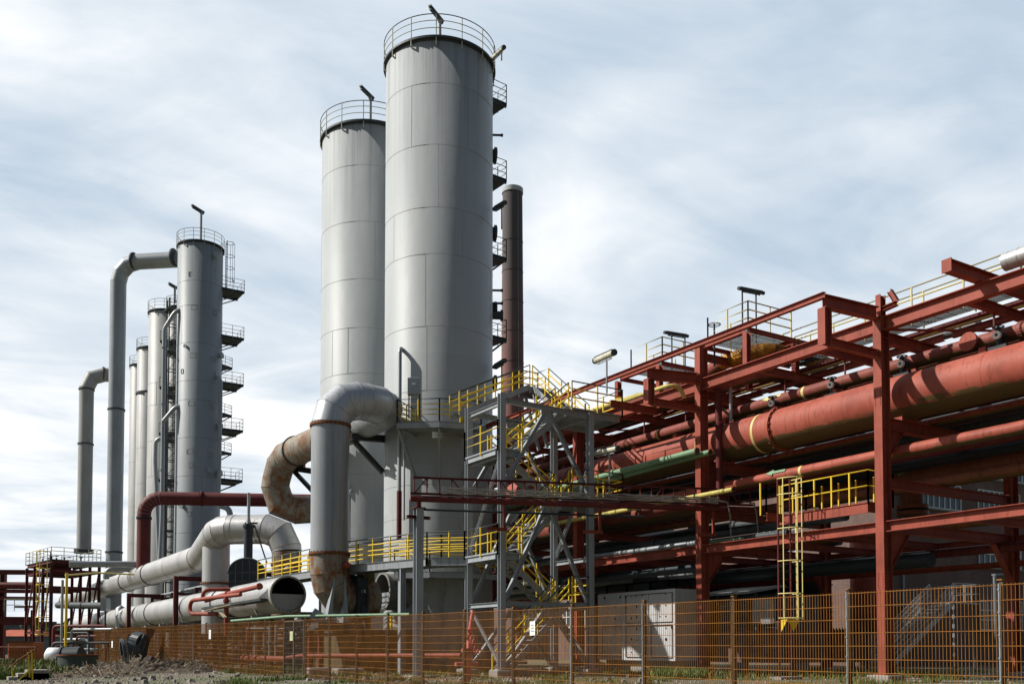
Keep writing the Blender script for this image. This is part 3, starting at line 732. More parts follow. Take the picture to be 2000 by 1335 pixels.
def arrow_part(t, p, d, L, w, mat, out):
    """flat painted arrow on a pipe flank: p tip, d along pipe, out = outward normal"""
    p, d, out = V(p), V(d).normalized(), V(out).normalized(); s = out.cross(d)
    pr = [(0, 0), (-.38 * L, w), (-.38 * L, w * .4), (-L, w * .4), (-L, -w * .4), (-.38 * L, -w * .4), (-.38 * L, -w)]
    vs = [p + d * a + s * b + out * .02 for a, b in pr] + [p + d * a + s * b - out * .06 for a, b in pr]; n = len(pr)
    m_ = MB(); m_.add(vs, [tuple(range(n)), tuple(range(2 * n - 1, n - 1, -1))] + [(i, n + i, n + (i + 1) % n, (i + 1) % n) for i in range(n)]); m_.build('flow_arrow', mat, t)
outv = V((-.86, 0, .5))
bigp = pipe('gas_main', 'thickest red gas main along the rack with yellow bands and a bolted joint', [(28.9, 2, 9.85), (28.9, 47, 9.85)], .80, REDP, n=56, welds=(0, 1, 3.4), flanges=((0, 1, (26.1 - 2) / 45),), rings=((0, 1, (27.0 - 2) / 45), (0, 1, (30.2 - 2) / 45)), ringmat=PYEL)
upp = pipe('gas_pipe', 'medium red pipe directly above the thickest gas main with a yellow flow arrow', [(29.4, 2, 11.2), (29.4, 47, 11.2)], .25, REDM, n=28, flanges=((0, 1, .325), ), rings=((0, 1, (25.3 - 2) / 45), (0, 1, (34 - 2) / 45)), ringmat=PYEL)
arrow_part(upp, V((29.4, 27.4, 11.2)) + outv * .25, (0, 1, 0), 1.0, .14, PYEL, outv)
m_ = MB(); m_.cyl((28.95, 18.2, 11.2), (29.3, 18.2, 11.2), .24, 20); m_.cyl((28.93, 18.2, 11.2), (29.03, 18.2, 11.2), .31, 24); m_.build('blind_flange', REDP, upp)
low = pipe('gas_pipe', 'straight bright red pipe below the gas main with a green flow arrow', [(28.35, 2, 7.9), (28.35, 42, 7.85)], .21, REDP, n=28, rings=((0, 1, .565), (0, 1, .2)), ringmat=PYEL, welds=(0, 1, 4))
arrow_part(low, V((28.35, 26.3, 7.9)) + outv * .21, (0, 1, 0), 1.0, .14, GREEN, outv)
rst = pipe('gas_main', 'rusty brown gas main low in the rack with a green band and arrow', [(33.0, 2, 7.8), (33.0, 29.5, 7.8)], .54, OXP, n=40, flanges=((0, 1, .93),), rings=((0, 1, .86), (0, 1, .55)), ringmat=GREEN, welds=(0, 1, 2.6))
arrow_part(rst, V((33.0, 23.0, 7.8)) + outv * .54, (0, -1, 0), 1.1, .2, GREEN, outv)
pipe('gas_main', 'dark red gas main at the far side of the rack, mostly hidden behind others', [(33.2, 2, 9.7), (33.2, 56, 9.7)], .5, REDM, n=28, welds=(0, 1, 5))
pipe('gas_main', 'second thick red main low behind the right side of the stair tower', [(30.2, 31, 7.75), (30.2, 60, 7.75)], .55, REDM, n=32, welds=(0, 1, 5))
pipe('gas_pipe', 'dark red pipe curving over the rack top behind the first roof stage', [(29.4, 56, 13.05), (29.4, 31.6, 13.1), (29.4, 29.9, 13.55)], .33, REDM, n=24, flanges=((0, 1, .62), (0, 1, .2)))
pipe('bypass_pipe', 'bent pipe with peeling orange paint under the first roof stage', [(29.4, 29.9, 13.55), (29.4, 27.5, 13.6), (33.6, 27.5, 13.5)], .31, ORNG, R=1.0, n=28, seg=4, split=True, flanges=((1, 2, .55),), fm=RUSTY)
pipe('bypass_pipe', 'lower rusty twin of the orange bent pipe, half hidden beneath it', [(30.4, 40, 12.85), (30.4, 28.2, 12.85), (34.0, 28.2, 12.7)], .26, REDP, R=.9, n=24, seg=4)
pipe('bypass_pipe', 'greenish yellow pipe slung under the top beams right of the bent orange pipe', [(32.0, 24.6, 11.35), (32.0, 20.9, 11.35)], .38, ORNG, n=24, flanges=((0, 1, .3),))
for i, (x, z, r, mt, y0, y1, lb) in enumerate([
    (30.9, 11.45, .12, REDB, 2, 54, 'thin red line beside the medium pipe at the rack top'),
    (31.9, 12.95, .11, PYEL, 3, 37, 'thin faded yellow line lying on the top beams'),
    (32.5, 12.98, .22, GALV, 20, 31, 'grey insulated pipe lying on the top beams behind the walkway'),
    (34.3, 12.8, .16, REDB, 2, 54, 'red line on the far edge of the rack top'),
    (33.9, 11.35, .20, GALV, 21, 33, 'grey insulated pipe slung under the rack top'),
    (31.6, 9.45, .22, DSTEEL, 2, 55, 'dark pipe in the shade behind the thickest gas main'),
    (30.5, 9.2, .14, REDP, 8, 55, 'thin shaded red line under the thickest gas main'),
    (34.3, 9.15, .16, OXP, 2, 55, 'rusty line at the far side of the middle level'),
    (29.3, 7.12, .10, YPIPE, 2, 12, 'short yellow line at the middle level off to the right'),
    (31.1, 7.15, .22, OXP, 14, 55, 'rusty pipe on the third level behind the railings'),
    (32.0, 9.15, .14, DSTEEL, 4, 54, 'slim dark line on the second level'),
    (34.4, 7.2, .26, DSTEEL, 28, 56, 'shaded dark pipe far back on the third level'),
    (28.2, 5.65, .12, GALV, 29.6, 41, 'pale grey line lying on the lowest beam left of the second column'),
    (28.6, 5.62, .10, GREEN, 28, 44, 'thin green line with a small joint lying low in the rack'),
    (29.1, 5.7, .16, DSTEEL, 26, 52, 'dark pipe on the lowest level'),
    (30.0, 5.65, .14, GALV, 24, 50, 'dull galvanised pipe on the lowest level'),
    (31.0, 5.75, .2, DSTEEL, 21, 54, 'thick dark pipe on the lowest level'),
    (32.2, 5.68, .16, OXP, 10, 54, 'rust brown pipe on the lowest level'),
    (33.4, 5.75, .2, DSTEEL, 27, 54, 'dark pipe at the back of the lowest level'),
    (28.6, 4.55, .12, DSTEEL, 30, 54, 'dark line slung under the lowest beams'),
    (30.6, 4.6, .18, GALV, 33, 54, 'grey pipe slung under the lowest beams'),
]):
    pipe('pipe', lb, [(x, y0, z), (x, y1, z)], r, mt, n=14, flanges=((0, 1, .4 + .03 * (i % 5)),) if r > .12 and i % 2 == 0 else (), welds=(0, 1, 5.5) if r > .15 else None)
# more lines filling the upper levels
for i, (x, z, r, mt, y0, y1, lb) in enumerate([
    (30.3, 12.88, .16, REDP, 30.5, 56, 'red line on the top beams behind the roof stages'),
    (31.0, 12.72, .10, DRED, 3, 56, 'thin dark red line on the top beams'),
    (33.0, 12.95, .24, OXP, 32, 56, 'rusty pipe on the top beams beyond the silver one'),
    (34.8, 12.55, .12, DRED, 3, 56, 'thin dark red line on the rear edge of the rack top'),
    (32.8, 11.3, .28, REDM, 33.5, 56, 'thick red pipe slung under the far rack top'),
    (30.3, 11.62, .09, DRED, 20, 56, 'thin dark line slung close under the rack top'),
    (34.6, 11.1, .22, DRED, 3, 56, 'dark red pipe at the rear of the upper level'),
    (32.3, 10.2, .34, DRED, 12, 56, 'thick dark red pipe hidden behind the gas main'),
    (34.3, 10.4, .24, OXP, 3, 56, 'rusty pipe behind the gas main at the rear'),
    (30.9, 8.2, .13, DRED, 12, 56, 'dark red line just below the second level'),
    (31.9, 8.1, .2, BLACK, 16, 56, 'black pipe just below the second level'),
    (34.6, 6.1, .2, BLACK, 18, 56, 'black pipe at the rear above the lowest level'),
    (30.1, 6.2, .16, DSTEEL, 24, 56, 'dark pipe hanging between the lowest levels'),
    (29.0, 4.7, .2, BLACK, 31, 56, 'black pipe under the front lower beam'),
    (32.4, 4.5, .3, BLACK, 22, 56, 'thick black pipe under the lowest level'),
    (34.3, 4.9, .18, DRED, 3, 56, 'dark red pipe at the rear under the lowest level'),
]):
    pipe('pipe', lb, [(x, y0, z), (x, y1, z)], r, mt, n=14, flanges=((0, 1, .35 + .04 * (i % 4)),) if i % 2 == 0 else ())
# pipe shoes and hangers where the lines rest on the frames
for y in CY[1:]:
    m_ = MB(); m_.box(28.45, 29.35, y - .16, y + .16, 8.98, 9.12); m_.box(28.55, 29.25, y - .1, y + .1, 9.12, 9.3); m_.build('pipe_shoe', RED, rack)
    for x, z in ((29.4, 10.7), (31.9, 11.95), (34.3, 12.35)):
        m_ = MB(); m_.box(x - .08, x + .08, y - .12, y + .12, z - .02, z + .28); m_.build('pipe_shoe', RED, rack)
    m_ = MB(); m_.ibeam((28.95, y - .02, 10.62), (28.95, y - .02, 10.9), .2, .2, up=(1, 0, 0)); m_.build('bracket', RED, rack)
for y in mids:
    m_ = MB(); m_.bar((29.4, y, 10.9), (29.4, y, 12.03), .05); m_.bar((29.1, y, 10.92), (29.7, y, 10.92), .08, .06); m_.build('hanger_rod', DRED, rack)
    m_ = MB(); m_.box(28.7, 29.1, y - .12, y + .12, 10.64, 10.8); m_.build('pipe_shoe', RED, rack)
# gusset and end plates with bolt rows on the front columns
for y in CY[1:6]:
    for z, hh in ((12.17, .5), (5.25, .42)):
        m_ = MB()
        for s in (-1, 1):
            m_.box(XF - .19, XF + .19, y + s * .165 - .012, y + s * .165 + .012, z - hh / 2, z + hh / 2)
            for q in (-.14, .14):
                for w_ in (-.15, -.05, .05, .15): m_.box(XF + q - .018, XF + q + .018, y + s * .185 - .012, y + s * .185 + .012, z + w_ - .018, z + w_ + .018)
        m_.build('end_plate', RED, rack)
    m_ = MB()
    for z in (3.2, 9.4):
        for q in (-.05, .05):
            for w_ in range(6): m_.box(XF - .245, XF - .225, y + q * 1.9 - .014, y + q * 1.9 + .014, z + w_ * .09 - .014, z + w_ * .09 + .014)
    m_.build('bolt_row', RED, rack)
# pipes hung on the outside
def yb_(x0, y0, x1, y1):
    a = P(x0, y0, X=26.4); b = P(x1, y1, X=26.4); b.z = a.z; far = V((26.4, a.y + 2.2, a.z)); return [far, b, b + V((.5, -.1, -.08)), b + V((.62, -.2, -.5))]
pipe('pipe', 'upper pale green pipe with a sawn off open end beside the second red column', [P(1362, 880, X=26.95), (26.95, 52, 9.0)], .135, GREEN, n=18, open_end=1, flanges=((0, 1, .24),))
pipe('pipe', 'lower pale green pipe whose open end reaches past the second red column', [P(1388, 882, X=27.25), (27.25, 52, 8.7)], .115, GREEN, n=18, open_end=1)
pipe('pipe', 'yellow pipe with an open end crossing behind the red pipe bridge', [P(1433, 955, X=27.0), (27.0, 45, P(1433, 955, X=27.0).z + .03)], .10, YPIPE, n=16, open_end=1)
pipe('pipe', 'bent yellow pipe starting at the roof landing of the stair tower', yb_(1210, 783, 1250, 776), .09, YPIPE, R=.3, n=12)
pipe('pipe', 'bent yellow pipe higher and farther right of the stair tower roof landing', yb_(1272, 764, 1308, 755), .09, YPIPE, R=.3, n=12)
pipe('downpipe', 'dull red pipe running down beside the second red column', [(28.05, 28.75, 12.0), (28.05, 28.75, 7.6)], .14, DRED, n=16, flanges=((0, 1, .35),))
pipe('downpipe', 'short grey pipe dropping beside the second column near the top', [(28.2, 28.2, 11.9), (28.2, 28.2, 10.5)], .07, GALV, n=12)
# valves with round pale faces over the medium pipe
vt = None
for i, (px, py) in enumerate(((1950, 655), (1762, 711), (1625, 752), (1509, 788), (1690, 770))):
    p = P(px, py, X=28.75)
    lb = ['dark hand valve with a white round face at the right edge of the rack', 'dark hand valve with a white round face just right of the first red column', 'dark hand valve with a white face left of the first red column', 'dark hand valve with a white face between the flow arrow and the second column', 'small dark valve tucked behind the first red column'][i]
    if vt is None:
        vt = thing('valve', lb, 'valve', p.to_tuple(), 'hand valves above the gas main'); v0 = p
        MB().cyl(p + V((-.12, 0, 0)), p + V((-.02, 0, 0)), .13, 20).build('face_plate', PAPER, vt)
        MB().cyl(p + V((-.135, 0, 0)), p + V((-.118, 0, 0)), .045, 12).build('hub', BLACK, vt)
        m_ = MB(); m_.cyl(p + V((0, 0, -.42)), p + V((0, 0, .25)), .08, 12); m_.cyl(p + V((-.03, 0, 0)), p + V((.25, 0, 0)), .15, 14); m_.box(p.x - .1, p.x + .25, p.y - .3, p.y + .3, p.z - .45, p.z - .33); m_.build('valve_body', BLACK, vt)
        m_ = MB(); m_.wheel(p + V((0, 0, .27)), (0, 0, 1), .17, .018); m_.build('hand_wheel', BLACK, vt)
    else: dup(vt, p, lb)

# top walkway along the rack with faded yellow railing
t = thing('roof_walkway', 'walkway on top of the red rack with a long faded yellow railing', 'walkway', (30.6, 16, 13.1))
grating(MB(), 30.4, 31.2, 2, 27.5, 13.06).build('deck', DSTEEL, t)
y_ = MB(); k_ = MB()
for x in (30.45, 31.15): guard(y_, k_, [(x, 3, 13.06), (x, 27.4, 13.06)], 1.25, (.45, .82), 2.0, .024)
y_.build('guard_rail', PYEL, t); k_.build('hand_rail', paint('dull_rail', (.30, .28, .17), rough=.6), t)
for (x0, x1, y0, y1, lb) in ((27.9, 33.2, 26.9, 29.2, 'railed roof stage with a hand wheel in front of the taller lamp on the rack'), (27.9, 32.0, 32.1, 34.3, 'railed roof stage nearer the stair tower with the shorter lamp')):
    t = thing('roof_stage', lb, 'platform', ((x0 + x1) / 2, (y0 + y1) / 2, 13.92), 'roof stages on the red rack')
    grating(MB(), x0, x1, y0, y1, 13.98).build('deck', DSTEEL, t)
    y_ = MB(); k_ = MB(); guard(y_, k_, [(x0 + 2.5, y0, 13.98), (x0, y0, 13.98), (x0, y1, 13.98), (x1, y1, 13.98), (x1, y0 + .5, 13.98)], 1.1, (.42, .76), 1.2, .022)
    y_.build('guard_rail', PYEL, t); k_.build('hand_rail', MATS['dull_rail'], t)
p = P(1395, 634, X=28.1)
t = thing('hand_wheel_stand', 'black hand wheel on a short spindle at the corner of the roof stage', 'valve', (p.x, p.y, 13.98)); m_ = MB(); m_.wheel(p, (0, 0, 1), .26, .02); m_.build('hand_wheel', BLACK, t); MB().cyl((p.x, p.y, 13.0), p, .04, 8).build('spindle', DSTEEL, t)
p = P(1467, 568, D=39)
d = V((.97, -.25, 0)).normalized(); a = P(1444, 563, Y=28.9); b = P(1490, 572, Y=28.9)
tube_lamp('tube_lamp', 'dark tube lamp on two tall posts over the roof stage, highest lamp on the rack', a, b, (.12, .7), 13.98, mat=DSTEEL, r=.075)
a = P(1299, 649, Y=33.9); b = P(1342, 656, Y=33.9)
tube_lamp('tube_lamp', 'dark tube lamp on two posts over the railed stage nearest the stair tower', a, b, (.3, .9), 13.98, mat=DSTEEL, r=.075)
# insulated silver pipe end at the top right
pipe('insulated_pipe', 'ribbed silver insulated pipe at the top right edge', [P(1963, 512, X=30.0), P(1963, 512, X=30.0) + V((0, -7, .0))], .30, SILVER, n=32, welds=(0, 1, .35))

# cable tray bridge: red lattice girder from the grey post to the rack
B0 = V((15.9, 33.0, 0)); BD = V((13.6, -4.8, 0)).normalized(); BN = V((-BD.y, BD.x, 0)); zb = 6.92; BL = 14.4
def bp(s, w_, z): return B0 + BD * s + BN * w_ + V((0, 0, z))
def bs_px(px):      # distance along the bridge of the point seen at pixel column px
    k_ = (px - 1000) / F_PX; dx = _r + 0 * _f
    A_ = (B0.dot(_r) - k_ * B0.dot(_fh)); B_ = (BD.dot(_r) - k_ * BD.dot(_fh)); return -A_ / B_
t = thing('pipe_bridge', 'slender red lattice bridge carrying cables from the grey post to the rack', 'pipe bridge', (22, 31, 6.9))
m_ = MB(); m_.tube([bp(0, 0, zb), bp(BL, 0, zb)], .125, 16); m_.build('carrier_pipe', DRED, t)
m_ = MB(); m_.ibeam(bp(.1, 0, zb + .82), bp(BL, 0, zb + .82), .08, .08); m_.ibeam(bp(0, 0, zb + .2), bp(BL, 0, zb + .2), .08, .1); n_ = 29; fr = [.15 + (BL - .3) * i / n_ for i in range(n_ + 1)]
for i, x in enumerate(fr): m_.bar(bp(x, 0, zb + .2), bp(x, 0, zb + .82), .04)
for i in (0, 3, 7, 12, 16, 20, 24, 27): m_.bar(bp(fr[i], 0, zb + (.2 if i % 2 == 0 else .82)), bp(fr[i] + .5, 0, zb + (.82 if i % 2 == 0 else .2)), .045)
m_.build('lattice_girder', DRED, t)
se = bs_px(1418)
m_ = MB()
for j in range(5):
    m_.tube([bp(1.2 + (se - 1.6) * i / 40, -.2 - .03 * j, zb + .20 + .05 * j + .015 * math.sin(i * 1.7 + j * 2.1)) for i in range(41)], .022, 5)
for q, dz in ((0, 1.75), (1.2, .95)):
    m_.tube([bp(se + q - .5, -.22, zb + .3), bp(se + q, -.25, zb + .25), bp(se + q + .1, -.27, zb - .3), bp(se + q + .18, -.22, zb - dz)], .03, 6)
m_.build('cable', WIRE, t)
m_ = MB(); m_.tube([bp(.3, .1, zb - .4), bp(9.6, .1, zb - .42)], .045, 8); m_.build('hung_cable', BLACK, t)
for px in (985, 1172, 1395):
    s_ = bs_px(px); m_ = MB(); m_.ibeam(bp(s_, 0, zb - .12), bp(s_, 0, zb - 1.05), .1, .1, up=BD); m_.ibeam(bp(s_ - .7, 0, zb - 1.1), bp(s_ + .12, 0, zb - 1.1), .12, .12); m_.build('bracket', RED, t)
gp = bp(.32, .05, 0); gx, gy = gp.x, gp.y
t = thing('support_post', 'free standing grey steel post carrying the left end of the red bridge', 'post', (gx, gy, 0))
m_ = MB(); m_.ibeam((gx, gy, .1), (gx, gy, 6.55), .30, .30, .026, .016, up=(0, 1, 0)); m_.build('column', STEEL, t)
m_ = MB(); m_.ibeam((gx - .5, gy, 6.2), (gx + .5, gy, 6.2), .1, .26); m_.box(gx - .22, gx + .22, gy - .22, gy + .22, 6.55, 6.58); m_.bar((gx, gy, 6.58), (gx, gy, zb - .13), .14); m_.build('saddle', DRED, t)
MB().box(gx - .45, gx + .6, gy - .45, gy + .45, -.1, .1).build('foundation', CONC, t, bevel=.03)
# ---------------------------------------------------------------- stair tower
SX0, SX1, SY0, SY1 = 19.6, 24.0, 32.3, 35.0
st = thing('stair_tower', 'open grey steel stair tower with zigzag flights and yellow railings', 'stair tower', ((SX0 + SX1) / 2, (SY0 + SY1) / 2, 0))
for x, y, top in ((SX0, SY0, 11.4), (SX1, SY0, 11.15), (SX0, SY1, 11.4), (SX1, SY1, 11.15)):
    m_ = MB(); m_.ibeam((x, y, .3), (x, y, top), .25, .25, .02, .014, up=(0, 1, 0)); m_.box(x - .24, x + .24, y - .24, y + .24, .27, .3); m_.build('column', STEEL, st)
    MB().box(x - .4, x + .4, y - .35, y + .35, -.1, .27).build('foundation', CONC, st, bevel=.03)
LV = [(0.1, 'L'), (3.05, 'R'), (5.0, 'L'), (7.6, 'R'), (9.2, 'L'), (11.3, 'R')]
def ibm(name, a, b, h, w, mat=STEEL, ch=False):
    m_ = MB(); (m_.channel if ch else m_.ibeam)(V(a), V(b), h, w); return m_.build(name, mat, st)
# A braces on the two long faces
for y in (SY0, SY1):
    xm = (SX0 + SX1) / 2
    for z0, z1 in ((7.75, 10.9), (3.0, 6.95), (.35, 2.75)):
        for x in (SX0, SX1):
            dx = .13 if x == SX0 else -.13
            ibm('brace', (x + dx, y, z0), (xm - dx * .9, y, z1), .15, .15)
    for z in (6.95, 2.75): m_ = MB(); m_.box(xm - .22, xm + .22, y - .01, y + .01, z - .3, z + .08); m_.build('gusset', STEEL, st)
    m_ = MB(); m_.box(xm - .28, xm + .28, y - .012, y + .012, 10.45, 10.95); m_.build('gusset', STEEL, st)
    ibm('beam', (SX0 + .13, y, 11.12), (SX1 - .13, y, 11.0), .2, .2)
    ibm('beam', (SX0 + .13, y, 2.95), (SX1 - .13, y, 2.95), .16, .12)
for x in (SX0, SX1):
    for z in (5.0, 11.1, 7.6 if x == SX1 else 9.0, 3.0): ibm('beam', (x, SY0 + .17, z - .1), (x, SY1 - .17, z - .1), .18, .14)
    ibm('brace', (x, SY0 + .17, .5), (x, SY1 - .17, 2.8), .1, .1); ibm('brace', (x, SY1 - .17, 5.2), (x, SY0 + .17, 8.7), .12, .12)
# landings
lands = []
yel = MB(); drk = MB()
for z, s in LV[1:]:
    if s == 'L': x0, x1 = SX0 - .2, SX0 + .95
    else: x0, x1 = SX1 - .95, SX1 + (.2 if z < 4 else 1.75)
    m_ = MB(); m_.box(x0, x1, SY0 + .02, SY1 - .02, z - .05, z)
    for y in (SY0 + .17, SY1 - .17): m_.channel((x0, y, z - .17), (x1, y, z - .17), .24, .07)
    for x in (x0 + .06, x1 - .06): m_.channel((x, SY0 + .2, z - .17), (x, SY1 - .2, z - .17), .24, .07)
    m_.build('landing', STEEL, st)
    if s == 'L': guard(yel, drk, [(x1, SY0 - .02, z), (x0, SY0 - .02, z), (x0, SY1, z), (x1, SY1, z)], 1.1, (.42, .78), 1.1, .024)
    else: guard(yel, drk, [(x0, SY0 - .02, z), (x1, SY0 - .02, z), (x1, SY1, z), (x0, SY1, z)], 1.1, (.42, .78), 1.1, .024)
# flights
def flight(a, b, w, side=(0, 1, 0), parent=st, mat=STEEL):
    """stair flight from a (low) to b (high), w wide towards side"""
    a, b = V(a), V(b); sd_ = V(side).normalized(); n = max(3, round((b.z - a.z) / .2)); m_ = MB()
    for k_ in (0, 1):
        o = sd_ * w * k_; m_.bar(a + o, b + o, .035, .26)
        q = sd_ * (.03 if k_ == 0 else -.03) + V((0, 0, .12)); m_.bar(a + o + q, b + o + q, .07, .02)
    hd = (b - a); hd.z = 0; hd.normalize()
    for i in range(1, n):
        p = a.lerp(b, i / n); m_.bar(p + sd_ * .03, p + sd_ * (w - .03), .26, .03)
    m_.build('stair_flight', mat, parent)
    for k_ in (0, 1):
        o = sd_ * w * k_ + V((0, 0, .08))
        drk.tube([a + o + V((0, 0, 1.0)), b + o + V((0, 0, 1.0))], .026, 6)
        for q in (.4, .7): yel.tube([a + o + V((0, 0, q)), b + o + V((0, 0, q))], .032, 6)
        k2 = max(2, round((b - a).length / 1.2))
        for i in range(k2 + 1): p = a.lerp(b, i / k2) + o; yel.bar(p - V((0, 0, .1)), p + V((0, 0, 1.0)), .045)
ya, yb, fw = SY0 + .22, SY0 + 1.42, 1.0
flight((SX0 + .3, ya, .1), (SX1 - .95, ya, 3.05), fw)
flight((SX1 - .95, yb, 3.05), (SX0 + .95, yb, 5.0), fw)
flight((SX0 + .95, ya, 5.0), (SX1 - .95, ya, 7.6), fw)
flight((SX1 - .95, yb, 7.6), (SX0 + .95, yb, 9.2), fw)
flight((SX0 + .95, ya, 9.2), (SX1 - .95, ya, 11.3), fw)
yel.build('guard_rail', YEL, st); drk.build('hand_rail', DSTEEL, st)

# over-bridge hump from the ring platform across to the roof landing
ob = thing('stair_bridge', 'humped grey stair bridge with yellow railings above the stair tower', 'stairs', (22.5, 36, 11.2))
yel = MB(); drk = MB()
yo = 38.4
pA = V((21.0, yo, 12.0)); pB = V((24.9, yo, 13.85)); pC = V((26.0, yo, 13.85)); pD = V((25.05, 35.05, 11.3))
flight(pA, pB, .95, parent=ob); flight(pD, V((pD.x, yo - .02, 13.85)), .95, (1, 0, 0), parent=ob)
m_ = MB(); m_.box(pB.x, pC.x, yo, yo + .95, 13.77, 13.83)
for y in (yo - .02, yo + .97): m_.channel((pB.x, y, 13.73), (pC.x, y, 13.73), .3, .06)
m_.channel((pC.x, yo, 13.73), (pC.x, yo + .95, 13.73), .3, .06); m_.build('top_deck', GALV, ob)
guard(yel, drk, [(pB.x, yo + .95, 13.85), (pC.x, yo + .95, 13.85), (pC.x, yo, 13.85)], 1.08, (.44, .76), 1.2, .024)
m_ = MB()
for y in (yo + .1, yo + .85): m_.ibeam((pB.x + .3, y, 13.6), (26.0, y, 11.0), .14, .1)
m_.build('strut', STEEL, ob)
yel.build('guard_rail', YEL, ob); drk.build('hand_rail', DSTEEL, ob)

# ring platform round the big tower, upper
def ring_platform(name, label, z, r0, r1, a0, a1, n, braces=True, rail_in=False):
    t = thing(name, label, 'platform', (T1[0], T1[1], z), 'platforms around the tallest tower'); c = V((T1[0], T1[1], 0))
    def pt(a, r, zz): return c + V((r * math.cos(a), r * math.sin(a), zz))
    m_ = MB(); an = [a0 + (a1 - a0) * i / n for i in range(n + 1)]
    for a, b in zip(an[:-1], an[1:]):
        A_, B_, C_, D_ = pt(a, r0, z), pt(b, r0, z), pt(b, r1, z), pt(a, r1, z); dn = V((0, 0, -.05))
        m_.add([A_, B_, C_, D_, A_ + dn, B_ + dn, C_ + dn, D_ + dn], [(0, 3, 2, 1), (4, 5, 6, 7), (0, 1, 5, 4), (1, 2, 6, 5), (2, 3, 7, 6), (3, 0, 4, 7)])
        m_.channel(D_ - V((0, 0, .15)), C_ - V((0, 0, .15)), .30, .08)
    m_.build('deck', STEEL, t)
    y2 = MB(); k2 = MB(); guard(y2, k2, [pt(a0, r0, z)] + [pt(a, r1 - .04, z) for a in an] + [pt(a1, r0, z)], 1.1, (.35, .58, .85), 1.3, .024)
    y2.build('guard_rail', YEL, t); k2.build('hand_rail', DSTEEL, t)
    m_ = MB()
    for a in an:
        m_.ibeam(pt(a, r0 - .1, z - .2), pt(a, r1, z - .2), .18, .1)
        if braces: m_.ibeam(pt(a, r1 - .2, z - .3), pt(a, TR + .02, z - 2.3), .12, .1)
    m_.build('brace', STEEL, t)
    return t
rad = math.radians
ring_platform('ring_platform', 'upper railed platform with three braces wrapped around the tallest tower', 12.0, TR + .02, TR + 2.15, rad(-141), rad(-93), 2)
ring_platform('ring_platform', 'lower railed platform hugging the foot of the tallest tower', 4.85, TR + .02, TR + 1.15, rad(-150), rad(-70), 3, False)
# grey switch box on the upper platform
p = P(809, 765, D=44.5)
t = thing('switch_box', 'grey metal switch box on legs at the left end of the upper platform', 'switch box', (p.x, p.y, 12.0))
m_ = MB(); u = V((.85, -.53, 0)); v = V((.53, .85, 0)); m_.bar(p + V((0, 0, -.15)), p + V((0, 0, .65)), .62, .35, up=(.53, .85, 0)); m_.build('cabinet', GALV, t, bevel=.02)
m_ = MB(); m_.bar(p - v * .2 + V((0, 0, .3)), p - v * .2 + V((0, 0, .37)), .15, .02, up=(.53, .85, 0)); m_.build('plate', PAPER, t)
m_ = MB()
for s in (-.25, .25): m_.bar(p + u * s + V((0, 0, -.15)), V((p.x + u.x * s, p.y + u.y * s, 12.0)), .05)
m_.build('leg', DSTEEL, t)
# walkway from lower platform past the duct foot to the left
wk = thing('walkway', 'long grey walkway with yellow railings passing behind the upright duct', 'walkway', (19, 44, 4.9))
pts = [V((20.0, 35.25, 5)), P(848, 1080, D=40.8), P(682, 1100, D=44.8), P(520, 1128, D=54)]
zz = 5.0; pts = [V((p.x, p.y, zz)) for p in pts]
m_ = MB(); m_.tube
for a, b in zip(pts[:-1], pts[1:]):
    m_.bar(a - V((0, 0, .03)), b - V((0, 0, .03)), 1.0, .06)
    d = (b - a).normalized(); s = V((-d.y, d.x, 0))
    for q in (-.5, .5): m_.channel(a + s * q - V((0, 0, .18)), b + s * q - V((0, 0, .18)), .36, .07)
m_.build('deck', GALV, wk)
y2 = MB(); k2 = MB()
for q in (-.48, .48):
    o = []
    for i, p in enumerate(pts):
        d = (pts[min(i + 1, 3)] - pts[max(i - 1, 0)]).normalized(); o.append(p + V((-d.y, d.x, 0)) * q)
    guard(y2, k2, o, 1.1, (.35, .55, .82), 1.25, .024, low=.3)
y2.build('guard_rail', YEL, wk); k2.build('hand_rail', DSTEEL, wk)
for p in (P(785, 1150, D=41.5), P(640, 1150, D=48.5)):
    m_ = MB(); m_.ibeam((p.x, p.y, 0), (p.x, p.y, zz - .4), .26, .26, up=(1, 0, 0)); m_.ibeam(V((p.x, p.y, zz - .45)) - _r * .6, V((p.x, p.y, zz - .45)) + _r * .6, .14, .2); m_.build('support', STEEL, wk)
# lamps at the stair tower
a = P(1163, 704, D=38.5); b = P(1199, 688, D=36.8)
tube_lamp('tube_lamp', 'cream tube lamp tilted on a thin post above the stair tower roof landing', a, b, (.62,), 11.3, r=.125, smat=GALV)
a = P(1158, 885, D=40.5); b = P(1206, 875, D=38.5)
tube_lamp('tube_lamp', 'cream tube lamp on a thin post above the middle right stair tower landing', a, b, (.68,), 7.6, r=.11, smat=GALV)
